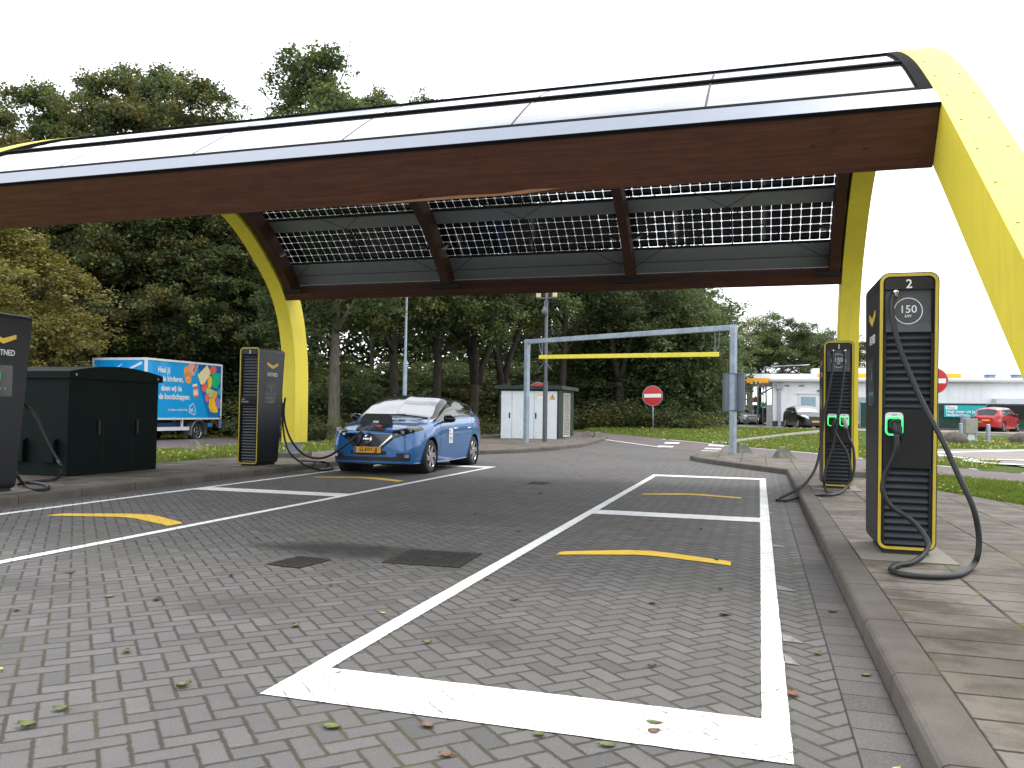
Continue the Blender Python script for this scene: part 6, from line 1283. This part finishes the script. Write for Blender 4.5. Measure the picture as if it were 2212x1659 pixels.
blades('grass', scatter([POLY_L, POLY_L2, POLY_LW], [330, 150, 60], rng), .09, .012, rng, 'grass strip between the left pavement and the side road', M_GR)
def litter(pts, size, rng, label, zoff=.03):
    C = np.c_[pts, T(pts[:, 0], pts[:, 1])+zoff]; V = leaf_quads(C, 1, (.0, .0, .012), size, rng, 0., 2.6); o = link('leaf_litter', quads_mesh('leaf_litter', V), M_LIT); tag(o, label, 'leaf litter', None, 'stuff')
litter(scatter([POLY_R, POLY_BANK], [14, 9], rng), .085, rng, 'yellow fallen leaves strewn on the grass bank', .07); litter(scatter([POLY_L, POLY_L2, POLY_LW], [20, 12, 9], rng), .08, rng, 'pale fallen leaves on the left grass strip', .06); litter(scatter([POLY_FARR], [8], rng), .12, rng, 'fallen leaves on the far verge', .07); litter(scatter([POLY_NEAR], [5], rng), .07, rng, 'a few fallen leaves on the near lawn', .06)
# single leaves lying on the blocks
LEAVES = [(-1.25, 3.03, 'b', .10), (-.4, 3.36, 'g', .11), (-.39, 3.26, 'b', .09), (-1.6, 2.9, 'g', .13), (-1.92, 5.76, 'd', .08), (-.67, 5.46, 'b', .12), (-.26, 6.04, 'd', .08), (-1.55, 5.22, 'b', .10), (.15, 3.9, 'b', .12), (-.54, 3.08, 'g', .11), (-1.08, 2.8, 'b', .09), (-2.71, 2.52, 'g', .12), (-2.73, 2.7, 'g', .10), (-2.53, 4.15, 'g', .10), (-3.06, 3.43, 'g', .10), (-2.45, 3.1, 'g', .12), (-.81, 3.09, 'g', .09), (-3.71, 4.41, 'd', .12), (-4.06, 4.38, 'g', .11), (-3.74, 5.22, 'd', .08), (-.2, 5.3, 'b', .13), (.3, 4.6, 'g', .08), (.45, 5.6, 'd', .08), (.47, 3.2, 'y', .07), (.5, 4.3, 'g', .09), (-.5, 4.1, 'd', .07), (-2.9, 5.2, 'b', .07), (-4.9, 4.9, 'd', .11), (-5.1, 4.1, 'g', .1), (-4.3, 3.9, 'b', .1), (-1.2, 6.3, 'd', .07), (-.6, 9.1, 'd', .09), (-1.2, 9.6, 'd', .08), (-.35, 7.25, 'd', .1), (-2.4, 8.2, 'd', .09), (-3.3, 9.4, 'd', .08), (-4.6, 6.8, 'd', .08), (-1.7, 4.1, 'g', .08), (1.0, 6.7, 'g', .07, .125), (1.5, 5.2, 'b', .06, .125), (-3.2, 12.1, 'd', .09), (-2.7, 13.3, 'd', .08), (-1.9, 3.5, 'd', .05), (-2.2, 4.6, 'y', .06), (-3.4, 3.0, 'y', .08)]
LC = {'b': ('brown', mat('leaf_brown', (.16, .085, .045), .6, 0, .3, 30)), 'g': ('olive green', mat('leaf_olive', (.11, .12, .03), .5, 0, .35, 30)), 'd': ('dark withered', mat('leaf_withered', (.06, .05, .03), .7, 0, .3, 30)), 'y': ('yellow', mat('leaf_yellow', (.5, .42, .12), .5, 0, .3, 30))}
def where(x, y):
    if y < 3.6 and -2.1 < x < .13: s = 'on the wide near white stripe' if 3.1 < y < 3.55 else 'just before the near white stripe'
    elif x > .9: s = 'on the right pavement slabs'
    elif x > .14: s = 'between the right bay line and the kerb'
    elif -2.1 < x: s = 'on the blocks of the right bay'
    elif x > -3.2: s = 'on the blocks left of the right bay'
    else: s = 'on the blocks near the left bay line'
    return s
rr = random.Random(9); used = {}
for q in LEAVES:
    x, y, c, s = q[:4]; s *= .62; z = q[4] if len(q) > 4 else .006; n = 8; a = rr.uniform(0, 6.28); cu = rr.uniform(.1, .35); G_ = []
    for i in range(n+1):
        f = i/n; w_ = .34*math.sin(math.pi*min(1, f*1.02))**.8*(1+.15*math.sin(f*20+x*9)); G_.append([(s*(f-.5), s*w_*k, s*(cu*(k*k)*.5+cu*(f-.5)**2*rr.uniform(.8, 1.2))) for k in (-1, -.5, 0, .5, 1)])
    b = MB().grid(G_); b.tube([(s*.48, 0, s*cu*.2), (s*.75, .01*s, s*.1)], .0015, 4); o = b.build('fallen_leaf', LC[c][1], None, smooth=True); o.location = (x, y, z); o.rotation_euler = (rr.uniform(-.15, .15), rr.uniform(-.1, .1), a)
    base = LC[c][0]+' fallen leaf '+where(x, y); k = 'd%d' % round(x*10)
    dist = ', about %d steps along the bay' % max(1, round(y))
    tag(o, base, 'leaf', 'fallen leaves on the paving')
    used.setdefault(base, []).append((o, y, x))
ORD = ['nearest', 'second nearest', 'third nearest', 'fourth nearest', 'fifth nearest', 'sixth nearest', 'seventh nearest', 'eighth nearest', 'ninth nearest', 'tenth nearest', 'eleventh nearest', 'twelfth nearest']
for base, l in used.items():
    if len(l) > 1:
        for i, (o, y, x) in enumerate(sorted(l, key=lambda e: e[1])): o['label'] = ORD[min(i, 11)]+' '+base
# drain gratings and manhole
t = empty('drain_grate', (-3.57, 5.88, .004), R(-8)); tag(t, 'rusty iron drain grate with slanted bars by the dark greasy patch', 'drain grate', 'drain grates in the paving')
def grate(t):
    f = MB()
    for (xa, xb, ya, yb) in ((-.16, .16, -.2, -.17), (-.16, .16, .17, .2), (-.16, -.13, -.17, .17), (.13, .16, -.17, .17)): f.bb((xa, ya, 0), (xb, yb, .008))
    f.build('frame', M_IRON, t); b = MB()
    for k in range(6): b.box((-.105+k*.042, 0, .004), (.02, .35, .006), Matrix.Rotation(R(14), 3, 'Z'))
    b.build('bar', M_IRON, t); MB().bb((-.13, -.17, -.001), (.13, .17, .001)).build('pit', M_SOIL, t)
M_IRON = mat('rusty_iron', (.04, .035, .031), .7, .4, .35, 20, .2); grate(t)
t = empty('drain_grate', (-3.7, 13.88, .004), 0); tag(t, 'small iron drain grate far back between the two bays', 'drain grate', 'drain grates in the paving'); grate(t)
t = empty('manhole_cover', (-2.63, 6.45, .004), R(3)); tag(t, 'square cast iron manhole cover with a stud pattern beside the right bay line', 'manhole cover')
MB().bb((-.33, -.33, 0), (.33, .33, .006)).build('frame', M_IRON, t); b = MB(); b.bb((-.28, -.28, .006), (.28, .28, .009))
for i in range(11):
    for j in range(11):
        if abs(i-5) > 1 or abs(j-5) > 1: b.box((-.24+i*.048, -.24+j*.048, .011), (.026, .026, .006))
b.lathe([(.06, .009), (.06, .014), (0, .014)], (0, 0, 0), 'z', 16); b.build('lid', M_IRON, t)
